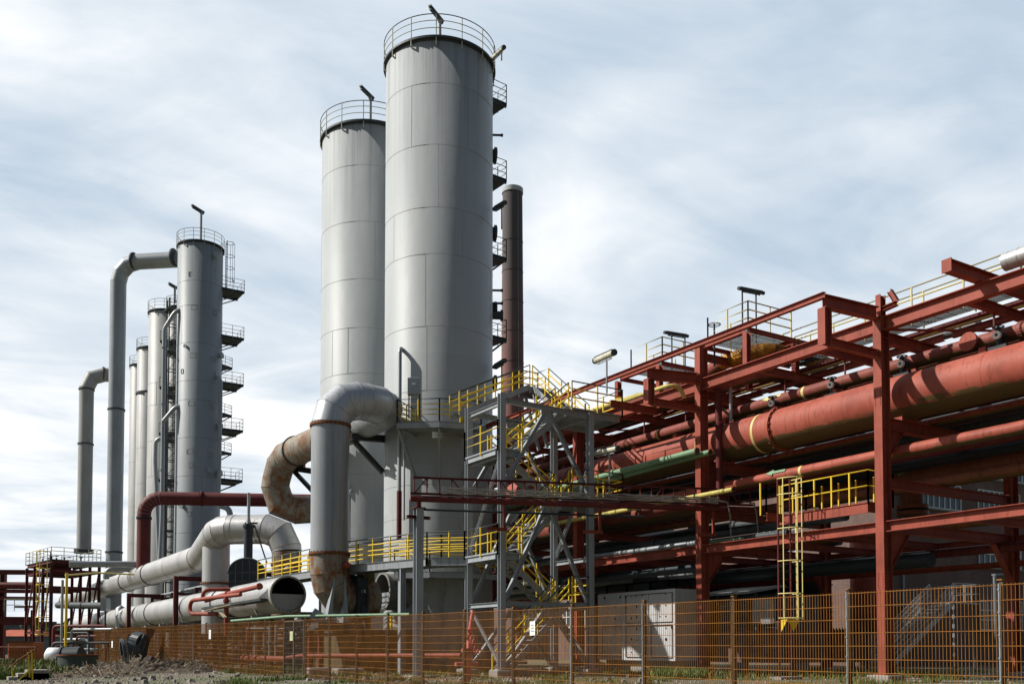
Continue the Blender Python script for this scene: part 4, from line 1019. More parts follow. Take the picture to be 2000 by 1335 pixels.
# ---------------------------------------------------------------- rusty mesh fence
FX = 12.0; PW = 2.42
fence = thing('mesh_fence', 'long rust orange double wire mesh fence with grey brown posts', 'fence', (FX, 25, 0))
def mesh_panel(y0, y1, z0, z1, x0=FX, x1=None, step=.05, parent=fence, name='mesh_panel', mat=FENCE, rr=.0032):
    """one welded mesh panel: vertical wires every 5 cm, pairs of horizontal wires every 20 cm"""
    x1 = x0 if x1 is None else x1; m_ = MB(); L = math.hypot(x1 - x0, y1 - y0); n = int(L / step)
    ux, uy = (x1 - x0) / L, (y1 - y0) / L; nx, ny = -uy, ux
    def q(s, t, z): return (x0 + ux * s + nx * t, y0 + uy * s + ny * t, z)
    for i in range(n + 1):
        s = .02 + (L - .04) * i / n
        r = rr
        vs = [q(s - r, -r, z0), q(s + r, -r, z0), q(s + r, r, z0), q(s - r, r, z0), q(s - r, -r, z1), q(s + r, -r, z1), q(s + r, r, z1), q(s - r, r, z1)]
        m_.add(vs, [(0, 1, 5, 4), (1, 2, 6, 5), (2, 3, 7, 6), (3, 0, 4, 7), (4, 5, 6, 7)])
    z = z1 - .02
    while z > z0:
        for t in (-.0085, .0085):
            m_.bar(q(0, t, z), q(L, t, z), .008, .009)
        z -= .2
    return m_.build(name, mat, parent)
ystart = 4.75
posts = []
def ftop(y): return 2.03 + max(0, (y - 12)) * .0085
for i in range(34):
    y = ystart + PW * i
    if y > 86: break
    posts.append(y)
gate0 = 34.0; 
for i, y in enumerate(posts):
    zt = ftop(y); big_post = i < 12
    m_ = MB(); m_.bar((FX + .04, y, 0), (FX + .04 + random.uniform(-.015, .015), y + random.uniform(-.012, .012), zt + .04), .06, .05, up=(0, 1, 0)); 
    m_.build('fence_post', POSTM, fence)
    m_ = MB(); m_.box(FX - .02, FX - .008, y - .009, y + .009, .05, zt)
    z = .15
    while z < zt: m_.cyl((FX - .03, y, z), (FX - .02, y, z), .014, 8); z += .3
    m_.build('clamp_strip', GALV if i in (0, 1, 2, 4, 5) else POSTM, fence)
    MB().box(FX, FX + .085, y - .035, y + .035, zt + .04, zt + .06).build('post_cap', FENCE, fence)
    if i + 1 < len(posts) and not (abs(y - 34.0) < 1.3):
        mesh_panel(y + .03, posts[i + 1] - .03, .04, (zt + ftop(posts[i + 1])) / 2, step=.056)
gi = min(range(len(posts)), key=lambda i: abs(posts[i] - 34.0))
ga, gb = posts[gi], posts[gi + 1]
# gate: two leaves in heavier frames
for s, (u0, u1) in enumerate(((ga + .1, (ga + gb) / 2 - .02), ((ga + gb) / 2 + .02, gb - .1))):
    g = thing('mesh_gate', ('right' if s == 0 else 'left') + ' leaf of the dark mesh gate in the rusty fence', 'gate', (FX, (u0 + u1) / 2, 0), 'mesh gate leaves')
    m_ = MB()
    for y in (u0, u1): m_.bar((FX, y, .1), (FX, y, 2.2), .05)
    for z in (.12, 2.18): m_.bar((FX, u0, z), (FX, u1, z), .05)
    m_.build('frame', POSTM, g)
    mesh_panel(u0 + .03, u1 - .03, .12, 2.17, parent=g, mat=POSTM)
# notices
def notice(px, py, w_, h_, label, mat=PAPER, lines=3, tilt=0):
    p = P(px, py, X=FX - .035)
    t = thing('notice', label, 'notice', (p.x, p.y, p.z - h_ / 2), 'paper notices tied to the fence')
    m_ = MB(); n = 6; vs = []
    for i in range(n + 1):
        for j in (0, 1):
            yy = p.y + w_ / 2 - w_ * i / n; vs.append((p.x - .006 * math.sin(i * 1.3), yy, p.z - h_ / 2 + h_ * j + tilt * (i / n - .5)))
    b = len(vs); vs += [(x + .003, y, z) for x, y, z in vs]
    fs = [(2 * i, 2 * i + 2, 2 * i + 3, 2 * i + 1) for i in range(n)] + [(b + 2 * i, b + 2 * i + 1, b + 2 * i + 3, b + 2 * i + 2) for i in range(n)]
    m_.add(vs, fs); m_.build('sheet', mat, t)
    m_ = MB(); rn = random.Random(int(px))
    for q in range(lines):
        z = p.z + h_ * (.22 - .2 * q); ww = w_ * rn.uniform(.25, .36); a = -ww
        while a < ww:
            b2 = min(ww, a + rn.uniform(.03, .06)); m_.box(p.x - .011, p.x - .009, p.y + a, p.y + b2 - .012, z - .007, z + .007); a = b2
    m_.build('print', MATS['print_grey'], t)
paint('print_grey', (.38, .36, .38), rough=.8)
notice(1040, 1226, .23, .33, 'white paper notice on the fence in front of the stair tower', tilt=.01)
notice(410, 1238, .42, .45, 'white paper notice on the dense part of the fence left of the gate', lines=4)
notice(219, 1257, .55, .5, 'leftmost small white paper notice on the fence', lines=0)
notice(569, 1241, .34, .36, 'faded green yellow notice on the fence right of the gate', PAPERG, 3)
# ---------------------------------------------------------------- big gas ducts
def duct(name, label, cat='duct', loc=(0, 0, 0), group='big gas ducts'): return thing(name, label, cat, loc, group)
def seg_pipe(t, pname, pts, r, mat, R, n=44, seg=3, label=None, caps=True):
    path = fillet(pts, R, seg) if len(pts) > 2 else [V(p) for p in pts]
    m_ = MB(); m_.tube(path, r, n, caps=caps, split=True); o = m_.build(pname, mat, t, label)
    if len(path) > 2:
        ms = MB()
        for i in range(1, len(path) - 1):
            d0 = (path[i] - path[i - 1]).normalized(); d1 = (path[i + 1] - path[i]).normalized(); mn = (d0 + d1).normalized(); u = d0.orthogonal().normalized(); w_ = d0.cross(u); ring_ = []
            for q in range(36):
                a = 2 * PI * q / 36; o_ = (u * math.cos(a) + w_ * math.sin(a)) * (r + .002); ring_.append(path[i] + o_ - d0 * (o_.dot(mn) / d0.dot(mn)))
            ms.tube(ring_, .012, 5, closed=True)
        ms.build('mitre_weld', RUSTY if mat in (SILVER, OLD) else SEAM, t)
    return o, path
def ringset(t, specs, r, mat=RUSTY, name='flange', th=.05, lip=.08, bolts=28):
    for p, d in specs:
        m_ = MB(); p, d = V(p), V(d).normalized(); m_.flange(p, d, r, th, lip, 44)
        u = d.orthogonal().normalized(); w_ = d.cross(u)
        for s in range(bolts):
            a = 2 * PI * s / bolts; c = p + (u * math.cos(a) + w_ * math.sin(a)) * (r + lip * .55); m_.bar(c - d * (th + .05), c + d * (th + .05), .035)
        m_.build(name, mat, t)
def welds(t, pts, r, n=40, mat=SEAM, name='weld_ring'):
    for p, d in pts:
        m_ = MB(); p, d = V(p), V(d).normalized(); m_.tube([p - d * .012, p + d * .012], r + .006, n); m_.build(name, mat, t)
DR = .88
vx, vy = 16.0, 41.8
t = duct('downcomer_duct', 'huge upright grey duct bending over towards the tallest tower at its top', loc=(vx, vy, 0))
seg_pipe(t, 'vertical_duct', [(vx, vy, 5.55), (vx, vy, 11.5)], DR, DUCT, 1)
m_ = MB(); m_.bar((vx - .2, vy - DR - .005, 5.6), (vx - .2, vy - DR - .005, 11.4), .03); m_.build('seam', SEAM, t)
ringset(t, [((vx, vy, 11.5), (0, 0, 1)), ((vx, vy, 5.5), (0, 0, 1))], DR)
seg_pipe(t, 'top_elbow', [(vx, vy, 11.5), (vx, vy, 12.85), (19.2, vy - .1, 12.85), (19.2, 45.5, 12.85)], DR, ELBOW, [1.4, 1.45], seg=3)
ringset(t, [((19.2, 45.6, 12.85), (0, 1, 0))], DR, th=.04)
o, path = seg_pipe(t, 'rusty_run', [(19.2, 45.7, 12.85), (18.7, 54.8, 12.85)], DR - .03, OLD, 1)
for y in (49.6, 54.4): ringset(t, [((19.2 - (y - 45.7) * .0556, y, 12.85), (0, 1, 0))], DR - .03, DSTEEL, th=.03, lip=.07)
seg_pipe(t, 'lower_elbow', [(18.7, 54.8, 12.85), (18.6, 57.3, 12.75), (18.3, 57.8, 9.6), (21.2, 56.6, 9.85)], DR - .03, OLD, [1.5, 1.3], seg=2, label='stained rusty double elbow turning down and back')
ringset(t, [((21.05, 56.66, 9.84), (2.8, -1.3, .2))], DR - .03)
seg_pipe(t, 'dark_link', [(21.2, 56.6, 9.85), (22.2, 56.2, 9.85), (22.6, 55.3, 9.7)], DR - .1, BLACK, .8, seg=3)
# base elbow, stuffing valve and stub
seg_pipe(t, 'base_elbow', [(vx, vy, 5.45), (vx, vy, 3.6), (17.0, vy + .15, 3.45)], DR, OLD, 1.3, seg=3, label='dented grey base elbow with rust patches')
m_ = MB(); m_.bar((vx - .9, vy - .2, 2.75), (vx - .1, vy - .5, 2.2), .5)
for s in (-.42, .42): m_.add([(vx - .05 + s, vy - .9, 2.3), (vx + .2 + s, vy - .9, 2.3), (vx + .2 + s * .6, vy - .86, 4.3), (vx + .15 + s * .6, vy - .86, 4.3), (vx - .05 + s, vy - .3, 2.3), (vx + .2 + s, vy - .3, 2.3)], [(0, 1, 2, 3), (0, 3, 4), (1, 5, 2), (0, 4, 5, 1), (3, 2, 5, 4)])
m_.build('support_fin', STEEL, t)
m_ = MB(); m_.box(vx - .9, vx + 1.3, vy - 1.0, vy + .7, 2.05, 2.3); m_.box(vx - 1.1, vx + 1.5, vy - 1.1, vy + .8, 1.95, 2.04); m_.build('support_saddle', DSTEEL, t)
for x in (vx - .7, vx + 1.1):
    for y in (vy - .8, vy + .5): m_ = MB(); m_.ibeam((x, y, 0), (x, y, 1.95), .22, .22, up=(1, 0, 0)); m_.build('support_leg', DRED, t)
m_ = MB()
p = V((vx + .45, vy - .95, 4.95)); m_.tube([p + V((0, .1, 0)), p + V((0, -.12, 0))], .14, 12); m_.tube([p + V((-.2, .1, 0)), p + V((.25, .05, 0))], .08, 10); m_.build('flanged_socket', RED, t)
yv = vy + .15
t2 = thing('gate_valve', 'black round plate valve with white number clamped beside the foot of the upright duct', 'valve', (17.2, yv, 2.3))
m_ = MB(); m_.tube([(17.02, yv, 3.45), (17.18, yv, 3.45)], DR + .28, 40); m_.tube([(17.18, yv, 3.45), (17.46, yv, 3.45)], DR + .18, 40); m_.tube([(17.46, yv, 3.45), (17.56, yv, 3.45)], DR + .28, 40)
m_.box(17.05, 17.55, yv - 1.02, yv - .7, 2.5, 4.4); m_.box(17.2, 17.52, yv - 1.08, yv - .98, 2.6, 3.15); m_.build('valve_body', BLACK, t2)
# stencilled number made of strokes
def digits(txt, org_, ux, uz, h, mat, parent, out, th=.012):
    SG = {'2': [(0, 1, .6, 1), (.6, 1, .6, .55), (.6, .55, 0, .1), (0, 0, .6, 0), (0, .1, 0, 0)], '1': [(.3, 1, .3, 0)], '7': [(0, 1, .6, 1), (.6, 1, .25, 0)], 'E': [(0, 1, 0, 0), (0, 1, .55, 1), (0, .5, .45, .5), (0, 0, .55, 0)], 'C': [(.55, .95, .1, .95), (.1, .95, .0, .5), (0, .5, .1, .05), (.1, .05, .55, .05)]}
    m_ = MB(); x = 0
    for c in txt:
        for a, b, c2, d in SG[c]:
            p0 = V(org_) + V(ux) * ((x + a) * h) + V(uz) * (b * h); p1 = V(org_) + V(ux) * ((x + c2) * h) + V(uz) * (d * h)
            m_.bar(p0, p1, h * .15, th, up=out)
        x += .85
    m_.build('number', mat, parent)
digits('217E', (17.09, yv - 1.03, 3.70), (1, 0, 0), (0, 0, 1), .13, PAPER, t2, (0, -1, 0))
t3 = duct('stub_duct', 'short rust brown duct stub between the black plate valve and the tower', loc=(18.4, yv, 2.3))
seg_pipe(t3, 'stub', [(17.6, yv, 3.45), (18.35, yv, 3.45)], DR - .02, OLD, 1)
m_ = MB(); m_.box(17.7, 18.3, yv - .1, yv + .6, 4.28, 5.0); m_.build('casing', paint('mossy_steel', (.14, .12, .04), (.07, .07, .04), (.45, .65), .8), t3)
for x in (18.0,): m_ = MB(); m_.ibeam((x, yv, 0), (x, yv, 2.6), .22, .22, up=(1, 0, 0)); m_.build('support_leg', DRED, t3)
# brackets carrying the rusty run from the second tower
t = thing('duct_bracket', 'dark triangular bracket on the second tower under the bend behind the upright duct', 'bracket', (19.2, 50.5, 10), 'triangular duct brackets')
for (y, tt) in ((46.4, T1), (57.0, T2)):
    if y > 50: t = thing('duct_bracket', 'dark triangular bracket under the far end of the rusty duct, left of the upright duct', 'bracket', (19, 57, 10), 'triangular duct brackets')
    m_ = MB()
    if y < 50:
        q = P(687, 852, D=48); q2 = P(752, 857, D=49.3); q3 = P(748, 922, D=49.3)
    else:
        q = P(572, 914, D=59); q2 = P(612, 920, D=58); q3 = P(612, 960, D=58)
    m_.ibeam(q, q2, .34, .3); m_.ibeam(q + V((0, 0, -.1)), q3, .24, .2)
    m_.build('arm', DSTEEL, t)
    c = q.lerp(q2, .35); MB().bar(c + V((0, 0, .17)), c + V((0, 0, .5)), .9, .5, up=_r).build('saddle', RUSTY, t)

# lower long duct ending in an open mouth
XD = 15.4; zD = 3.8; rD = .9
yo_ = P(563, 1160, X=XD).y; yf = P(150, 1215, X=XD).y
t = duct('gas_duct', 'lower long silver duct ending in a wide open mouth half closed by a plate', loc=(XD, 60, 0))
m_ = MB(); m_.tube([(XD, yf, zD), (XD, yo_ + .05, zD)], rD, 48, caps=False)
m_.add([(XD + rD * math.cos(a), yf, zD + rD * math.sin(a)) for a in [2 * PI * i / 48 for i in range(48)]], [tuple(range(48))])
m_.build('pipe_body', SILVER, t)
m_ = MB(); m_.lathe((XD, yo_, zD), [(rD - .06, .05), (rD - .06, 0), (rD + .03, 0), (rD + .03, .12), (rD, .12)], 48, 'y', sm=False); m_.build('rim', paint('rim_green', (.32, .34, .30), (.18, .15, .10), (.45, .6), .6), t)
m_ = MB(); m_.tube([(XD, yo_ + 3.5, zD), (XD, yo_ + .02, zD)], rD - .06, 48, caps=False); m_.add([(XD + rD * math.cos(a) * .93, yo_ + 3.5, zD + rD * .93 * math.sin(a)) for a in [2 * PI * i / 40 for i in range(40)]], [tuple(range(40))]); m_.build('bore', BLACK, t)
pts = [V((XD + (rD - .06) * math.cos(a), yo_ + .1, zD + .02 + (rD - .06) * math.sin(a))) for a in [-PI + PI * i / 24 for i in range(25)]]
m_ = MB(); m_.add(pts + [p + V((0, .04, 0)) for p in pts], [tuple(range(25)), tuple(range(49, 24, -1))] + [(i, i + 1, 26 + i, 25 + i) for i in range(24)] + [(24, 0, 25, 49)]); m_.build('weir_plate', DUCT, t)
ringset(t, [((XD, P(px, 1190, X=XD).y, zD), (0, 1, 0)) for px in (305, 440, 140)], rD, DSTEEL, th=.04, lip=.05)
welds(t, [((XD, P(px, 1190, X=XD).y, zD), (0, 1, 0)) for px in (168, 232, 268, 366, 500)], rD)
def saddle_posts(t, px_list, z, r, X=XD):
    for px in px_list:
        y = P(px, 1190, X=X).y; m_ = MB()
        m_.box(X - .8, X + .8, y - .12, y + .12, z - r - .25, z - r - .05); m_.add([(X - .5, y - .1, z - r - .05), (X - .42, y - .1, z - r - .05), (X - .62, y - .1, z - r + .38), (X - .7, y - .1, z - r + .38), (X - .5, y + .1, z - r - .05), (X - .42, y + .1, z - r - .05), (X - .62, y + .1, z - r + .38), (X - .7, y + .1, z - r + .38)], [(0, 1, 2, 3), (7, 6, 5, 4), (0, 4, 5, 1), (1, 5, 6, 2), (2, 6, 7, 3), (3, 7, 4, 0)])
        m_.build('saddle', GALV, t)
        m_ = MB(); m_.ibeam((X + .3, y, 0), (X + .3, y, z - r - .25), .24, .24, up=(1, 0, 0)); m_.build('support_leg', DSTEEL, t)
saddle_posts(t, (190, 275, 305, 334, 372, 425, 520), zD, rD)

# upper long duct with the tee and the two bends
zU = 7.0; c1 = P(430, 1030, D=57); c2 = P(556, 1032, D=56.2); yk = P(392, 1095, X=XD).y
t = duct('gas_duct', 'upper long silver duct climbing into a rust streaked bend above the mesh fence', loc=(XD, 80, 0))
yf2 = P(128, 1150, X=XD).y
seg_pipe(t, 'pipe_body', [(XD, yf2, zU), (XD, yk, zU), (c1.x, c1.y, 8.25), (c2.x, c2.y, 8.2), (c2.x + .1, c2.y - .1, 6.85)], rD - .02, SILVER, [1.2, 1.6, 1.3], seg=2)
seg_pipe(t, 'rusty_collar', [(c2.x + .1, c2.y - .1, 6.83), (c2.x + .1, c2.y - .1, 2.4)], rD - .04, OLD, 1, label='rust orange collar below the bend')
cy_ = P(422, 1100, D=58.5)
seg_pipe(t, 'tee_leg', [(cy_.x, cy_.y, 7.9), (cy_.x, cy_.y, 2.0)], .82, SILVER, 1)
ringset(t, [((cy_.x, cy_.y, z_at(1138, 58)), (0, 0, 1)), ((c2.x + .1, c2.y - .1, 6.05), (0, 0, 1))], .84)
ringset(t, [((XD, P(px, 1120, X=XD).y, zU), (0, 1, 0)) for px in (252, 297, 132)], rD - .02, DSTEEL, th=.04, lip=.06)
welds(t, [((XD, P(px, 1120, X=XD).y, zU), (0, 1, 0)) for px in (160, 200, 235, 340, 372)] + [(c1.lerp(c2, .25) + V((0, 0, 8.25 - c1.lerp(c2, .25).z)), c2 - c1), (c1.lerp(c2, .5) + V((0, 0, 8.22 - c1.lerp(c2, .5).z)), c2 - c1), (c1.lerp(c2, .62) + V((0, 0, 8.21 - c1.lerp(c2, .62).z)), c2 - c1)], rD - .02, mat=RUSTY)
# red portal frames standing in front of the ducts
for i, (px, ptop, X) in enumerate(((344, 1124, 14.3), (252, 1158, 14.3))):
    pt = P(px, ptop, X=X); t = thing('portal_frame', ['red portal frame straddling the lower duct, right one nearer the valve dome', 'red portal frame straddling the lower duct, left one nearer the leaning valve'][i], 'frame', (X, pt.y, 0), 'red portal frames over the lower duct')
    for x in (X, X + 2.6): m_ = MB(); m_.ibeam((x, pt.y, 0), (x, pt.y, pt.z), .3, .28, up=(1, 0, 0)); m_.build('post', DRED, t)
    m_ = MB(); m_.ibeam((X + .16, pt.y, pt.z - .16), (X + 2.44, pt.y, pt.z - .16), .3, .24); m_.build('beam', DRED, t)

# tall ducts beside the blue grey column
t = duct('tall_duct', 'tall grey duct bending over to the top of the blue grey column', loc=tuple(P(228, 1262, D=93)))
b0 = P(224, 1000, D=93.5); zt_ = z_at(513, 93.5); e = P(346, 513, D=92.3)
seg_pipe(t, 'pipe_body', [(b0.x, b0.y, 0), (b0.x, b0.y, zt_), (e.x + .6, e.y, zt_)], .76, DUCT, 2.0, seg=3, n=40)
ringset(t, [((b0.x, b0.y, z_at(800, 93.5)), (0, 0, 1)), ((b0.x, b0.y, z_at(1078, 93.5)), (0, 0, 1))], .76, DSTEEL, th=.05)
ea = P(262, 513, D=93.1); ringset(t, [((ea.x, ea.y, zt_), V((e.x, e.y, 0)) - V((b0.x, b0.y, 0))), ((e.x - .3, e.y, zt_), V((e.x, e.y, 0)) - V((b0.x, b0.y, 0)))], .76, DSTEEL, th=.07)
t = duct('tall_duct', 'shorter pale duct standing on the railed red platform at the far left', loc=tuple(P(163, 1075, D=97)))
D0 = 97; b0 = P(165, 1000, D=D0); zt_ = z_at(727, D0); e = P(236, 727, D=D0 + 1.5); e.z = zt_
seg_pipe(t, 'pipe_body', [(b0.x, b0.y, z_at(1072, D0)), (b0.x, b0.y, zt_), (e.x, e.y, zt_)], .71, TOWER, 1.7, seg=2, n=36)
ringset(t, [((b0.x, b0.y, z_at(867, D0)), (0, 0, 1)), ((b0.x, b0.y, zt_ - 1.8), (0, 0, 1))], .71, DSTEEL, th=.04)
ringset(t, [(V((b0.x, b0.y, zt_)).lerp(V((e.x, e.y, zt_)), .48), V((e.x - b0.x, e.y - b0.y, 0)))], .71, RUSTY, th=.05)
m_ = MB(); m_.cyl((b0.x, b0.y, z_at(1080, D0)), (b0.x, b0.y, z_at(1072, D0)), .95, 24); m_.build('foot_plate', DSTEEL, t)

# red duct crossing over
Dr = 77; b0 = P(281, 1040, D=Dr); ztr = z_at(972, Dr); e = P(640, 972, D=Dr + 1.5)
t = duct('red_duct', 'dark red duct rising from the upper silver duct and running right behind the bends', loc=(b0.x, b0.y, 7), group='big gas ducts')
seg_pipe(t, 'pipe_body', [(b0.x, b0.y, 7.5), (b0.x, b0.y, ztr), (e.x, e.y, z_at(978, Dr + 1.5))], .54, DRED, 1.3, seg=6, n=32)
ringset(t, [((b0.x, b0.y, z_at(1011, Dr)), (0, 0, 1))], .54, BLACK, th=.05); q = P(394, 968, D=Dr + .4)
ringset(t, [((q.x, q.y, z_at(973, Dr + .4)), (e.x - b0.x, e.y - b0.y, 0))], .54, DRED, th=.08)
m_ = MB(); m_.cyl((b0.x, b0.y, 7.3), (b0.x, b0.y, z_at(1112, Dr)), .62, 28); m_.build('socket', SILVER, t)

# small pipes on the columns
G = 'slender pipes on the left columns'
pipe('column_pipe', 'slender pipe leaving the upper left of the blue grey column and running down its side', [P(366, 607, D=89.6), P(345, 604, D=89.4), P(321, 642, D=89.6), P(316, 1010, D=89.6), P(310, 1140, D=89.6)], .19, DUCT, R=.9, n=14, group=G, flanges=((2, 3, .1), (2, 3, .4), (2, 3, .75)))
pipe('column_pipe', 'slender pipe joining the column pipe from halfway up the blue grey column', [P(364, 795, D=89.6), P(345, 791, D=89.3), P(319, 822, D=89.5)], .19, DUCT, R=.9, n=14, group=G)
pipe('column_pipe', 'slender pipe on the right flank of the blue grey column below its third landing', [P(423, 737, D=90), P(431, 738, D=89.8), P(430, 800, D=89.8), P(427, 960, D=89.8)], .2, DUCT, R=.6, n=14, group=G, flanges=((2, 3, .35),))
pipe('column_pipe', 'hooked pale pipe between the beige column and the ladder lattice', [P(312, 1120, D=91), P(303, 900, D=91), P(304, 856, D=91), P(315, 856, D=91)], .2, DUCT, R=.7, n=14, group=G)
pipe('column_pipe', 'hooked grey pipe low at the right foot of the blue grey column', [P(430, 987, D=89), P(448, 992, D=89), P(450, 1012, D=89), P(450, 1060, D=89)], .28, DUCT, R=.9, n=14, group=G)
pipe('column_pipe', 'second vertical pipe just left of the ladder lattice', [P(325, 640, D=90.5), P(322, 1090, D=90.5)], .13, DSTEEL, n=12, group=G)
# small pipe hooked on the big tower and its lower drop
vb = P(781, 700, D=47.3); vz = P(788, 685, D=47.9); vpipe = [vz, V((vb.x, vb.y, vz.z)), V((vb.x, vb.y, 8.0))]
pipe('vent_pipe', 'thin grey pipe hooked high on the tallest tower and running down past the platform', vpipe, .10, GALV, R=.28, n=14, group='slender pipes on the wide towers', flanges=((0, 1, .1),))
pipe('vent_pipe', 'dark red lower length of the thin pipe on the tallest tower', [V((vb.x, vb.y, 9.0)), V((vb.x, vb.y, 6.6))], .13, DRED, n=14, group='slender pipes on the wide towers')
pipe('vent_pipe', 'thin tube running beside the hooked pipe on the tallest tower', [P(790, 830, D=47.2), P(789, 1015, D=46.8)], .05, GALV, n=10, group='slender pipes on the wide towers')
pipe('vent_pipe', 'grey pipe curving out of the round cover on the second wide tower', [P(686, 958, D=52.2), P(682, 962, D=51.6), P(681, 1060, D=51.2)], .10, GALV, R=.3, n=12, group='slender pipes on the wide towers')
# ---------------------------------------------------------------- brick building behind the rack
bt = thing('brick_building', 'brown brick factory building with a low gable behind the red rack', 'building', (56, 60, 0))
BX0, BX1, BY0, BY1 = 50.0, 76.0, 36.9, 120.0; eh, rh = 12.8, 14.6; xm = (BX0 + BX1) / 2
m_ = MB()
gab = [(BX0, 0), (BX1, 0), (BX1, eh), (xm, rh), (BX0, eh)]
vs = [(x, BY0, z) for x, z in gab] + [(x, BY1, z) for x, z in gab]
m_.add(vs, [(4, 3, 2, 1, 0), (5, 6, 7, 8, 9), (0, 1, 6, 5), (1, 2, 7, 6), (4, 0, 5, 9)]); m_.build('wall', BRICK, bt)
m_ = MB()
for s in (-1, 1):
    xe_ = BX0 - .4 if s < 0 else BX1 + .4; ze = eh - .4 * (rh - eh) / (xm - BX0)
    m_.bar((0, 0, 0), (0, .001, 0), .001); 
    vs = [(xe_, BY0 - .35, ze + .02), (xm, BY0 - .35, rh + .02), (xm, BY1 + .3, rh + .02), (xe_, BY1 + .3, ze + .02)]; vs += [(x, y, z + .18) for x, y, z in vs]
    m_.add(vs, [(0, 1, 2, 3), (7, 6, 5, 4), (0, 4, 5, 1), (2, 6, 7, 3), (0, 3, 7, 4)])
m_.build('roof', DSTEEL, bt)
def window(parent, face, a0, a1, z0, z1, at, nx=4, nz=2, frame=PAPER):
    m_ = MB(); g_ = MB()
    def bx(mb, u0, u1, w0, w1, q0, q1):
        if face == 'Y': mb.box(u0, u1, at - q1, at - q0, w0, w1)
        else: mb.box(at - q1, at - q0, u0, u1, w0, w1)
    bx(g_, a0, a1, z0, z1, .01, .03)
    for i in range(nx + 1):
        u = a0 + (a1 - a0) * i / nx; bx(m_, u - .03, u + .03, z0, z1, .03, .09)
    for i in range(nz + 1):
        w_ = z0 + (z1 - z0) * i / nz; bx(m_, a0 - .03, a1 + .03, w_ - .03, w_ + .03, .032, .085)
    o = m_.build('window', frame, parent); g_.build('pane', GLASS, o)
    m_ = MB(); bx(m_, a0 - .15, a1 + .15, z0 - .14, z0 - .04, .0, .16); m_.build('sill', CONC, o)
for a0, a1, z0, z1, nx, nz_ in ((52.3, 56.6, 5.9, 7.4, 8, 2), (52.3, 56.6, 9.0, 10.4, 8, 2), (58.5, 62.8, 5.9, 7.4, 8, 2), (58.5, 62.8, 9.0, 10.4, 8, 2), (53.4, 57.4, 11.2, 12.1, 8, 1), (46.5, 50.6, 9.0, 10.4, 8, 2), (52.3, 56.6, 2.2, 3.9, 8, 3), (58.5, 62.8, 2.2, 3.9, 8, 3)):
    window(bt, 'Y', a0 * 1.136, a1 * 1.136, 1.2 + (z0 - 1.2) * 1.136, 1.2 + (z1 - 1.2) * 1.136, BY0, nx, nz_)
for i in range(9):
    y = 44 + i * 8
    for z0 in (3.0, 7.6): window(bt, 'X', y, y + 3.4, z0, z0 + 1.8, BX0, 6, 2)
m_ = MB(); m_.cyl((51.3, BY0 - .12, 0), (51.3, BY0 - .12, 12.8), .07, 12); m_.build('drainpipe', GALV, bt)
m_ = MB(); m_.box(BX0 - .06, BX0, BY0, BY1, 12.3, 12.55); m_.build('cornice', CONC, bt)

# ---------------------------------------------------------------- equipment under the rack
def plate_house(name, label, cat, x0, x1, y0, y1, z0, z1, mat, ribs, bolts=True, roof=None):
    t = thing(name, label, cat, ((x0 + x1) / 2, (y0 + y1) / 2, 0))
    m_ = MB(); m_.box(x0, x1, y0, y1, z0, z1)
    for i in range(ribs + 1):
        y = y0 + (y1 - y0) * i / ribs; m_.box(x0 - .05, x0 + .01, y - .03, y + .03, z0 + .02, z1 - .02)
    m_.build('body', mat, t)
    m_ = MB(); m_.box(x0 + .3, x1 - .3, y0 + .2, y1 - .2, 0, z0); m_.build('plinth', CONC, t)
    if bolts:
        m_ = MB(); rn = random.Random(4)
        for zf in (.12, .3, .46, .62, .78, .93):
            for i in range(int((y1 - y0) / .42)):
                if rn.random() < .4: continue
                y = y0 + .25 + i * .42; z = z0 + (z1 - z0) * zf + rn.uniform(-.02, .02); s = rn.choice((.02, .02, .045)); m_.box(x0 - .04, x0 - .002, y - s, y + s, z - s * 1.2, z + s * 1.2)
        m_.build('anchor_hole', BLACK, t)
    return t
t = plate_house('machine_housing', 'white riveted steel machine housing left of the second red column', 'machine', 29.3, 31.2, 32.9, 38.7, .55, 3.87, WHITE, 3)
m_ = MB()
for y in (33.2, 35.0, 36.8, 38.4): m_.bar((29.6, y, 3.87), (29.6, y, 4.32), .06)
m_.bar((29.6, 33.0, 4.3), (29.6, 38.5, 4.3), .05)
for y0_, z0_, y1_, z1_ in ((33.1, .7, 34.6, 2.2), (34.9, .7, 36.5, 2.2), (36.8, .7, 38.4, 2.2), (33.1, 2.35, 36.5, 3.7)):
    for a_, b_ in (((y0_, z0_), (y1_, z0_)), ((y1_, z0_), (y1_, z1_)), ((y1_, z1_), (y0_, z1_)), ((y0_, z1_), (y0_, z0_))): m_.bar((29.27, a_[0], a_[1]), (29.27, b_[0], b_[1]), .025); m_.build('roof_rail', DSTEEL, t)
m_ = MB(); m_.box(29.9, 31.0, 35.5, 36.7, 3.87, 4.7); m_.build('vent_hood', DSTEEL, t)
t = thing('louvre_house', 'dark louvred cooler housing with a pale sloping roof right of the second red column', 'machine', (33, 31, 0))
m_ = MB(); m_.box(31.3, 34.3, 28.6, 33.6, .5, 1.9); m_.build('base', paint('brown_cladding', (.13, .07, .055), (.09, .05, .04), rough=.7), t)
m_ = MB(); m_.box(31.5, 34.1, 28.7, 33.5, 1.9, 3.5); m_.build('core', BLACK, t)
m_ = MB(); z = 2.0
while z < 3.45: m_.bar((31.42, 28.7, z), (31.42, 33.5, z), .16, .02, up=(.6, 0, 1)); z += .17
m_.build('louvre', DSTEEL, t)
m_ = MB()
for y in (28.65, 29.9, 31.1, 32.3, 33.5): m_.box(31.3, 31.4, y - .05, y + .05, 1.9, 3.55)
m_.build('frame', DSTEEL, t)
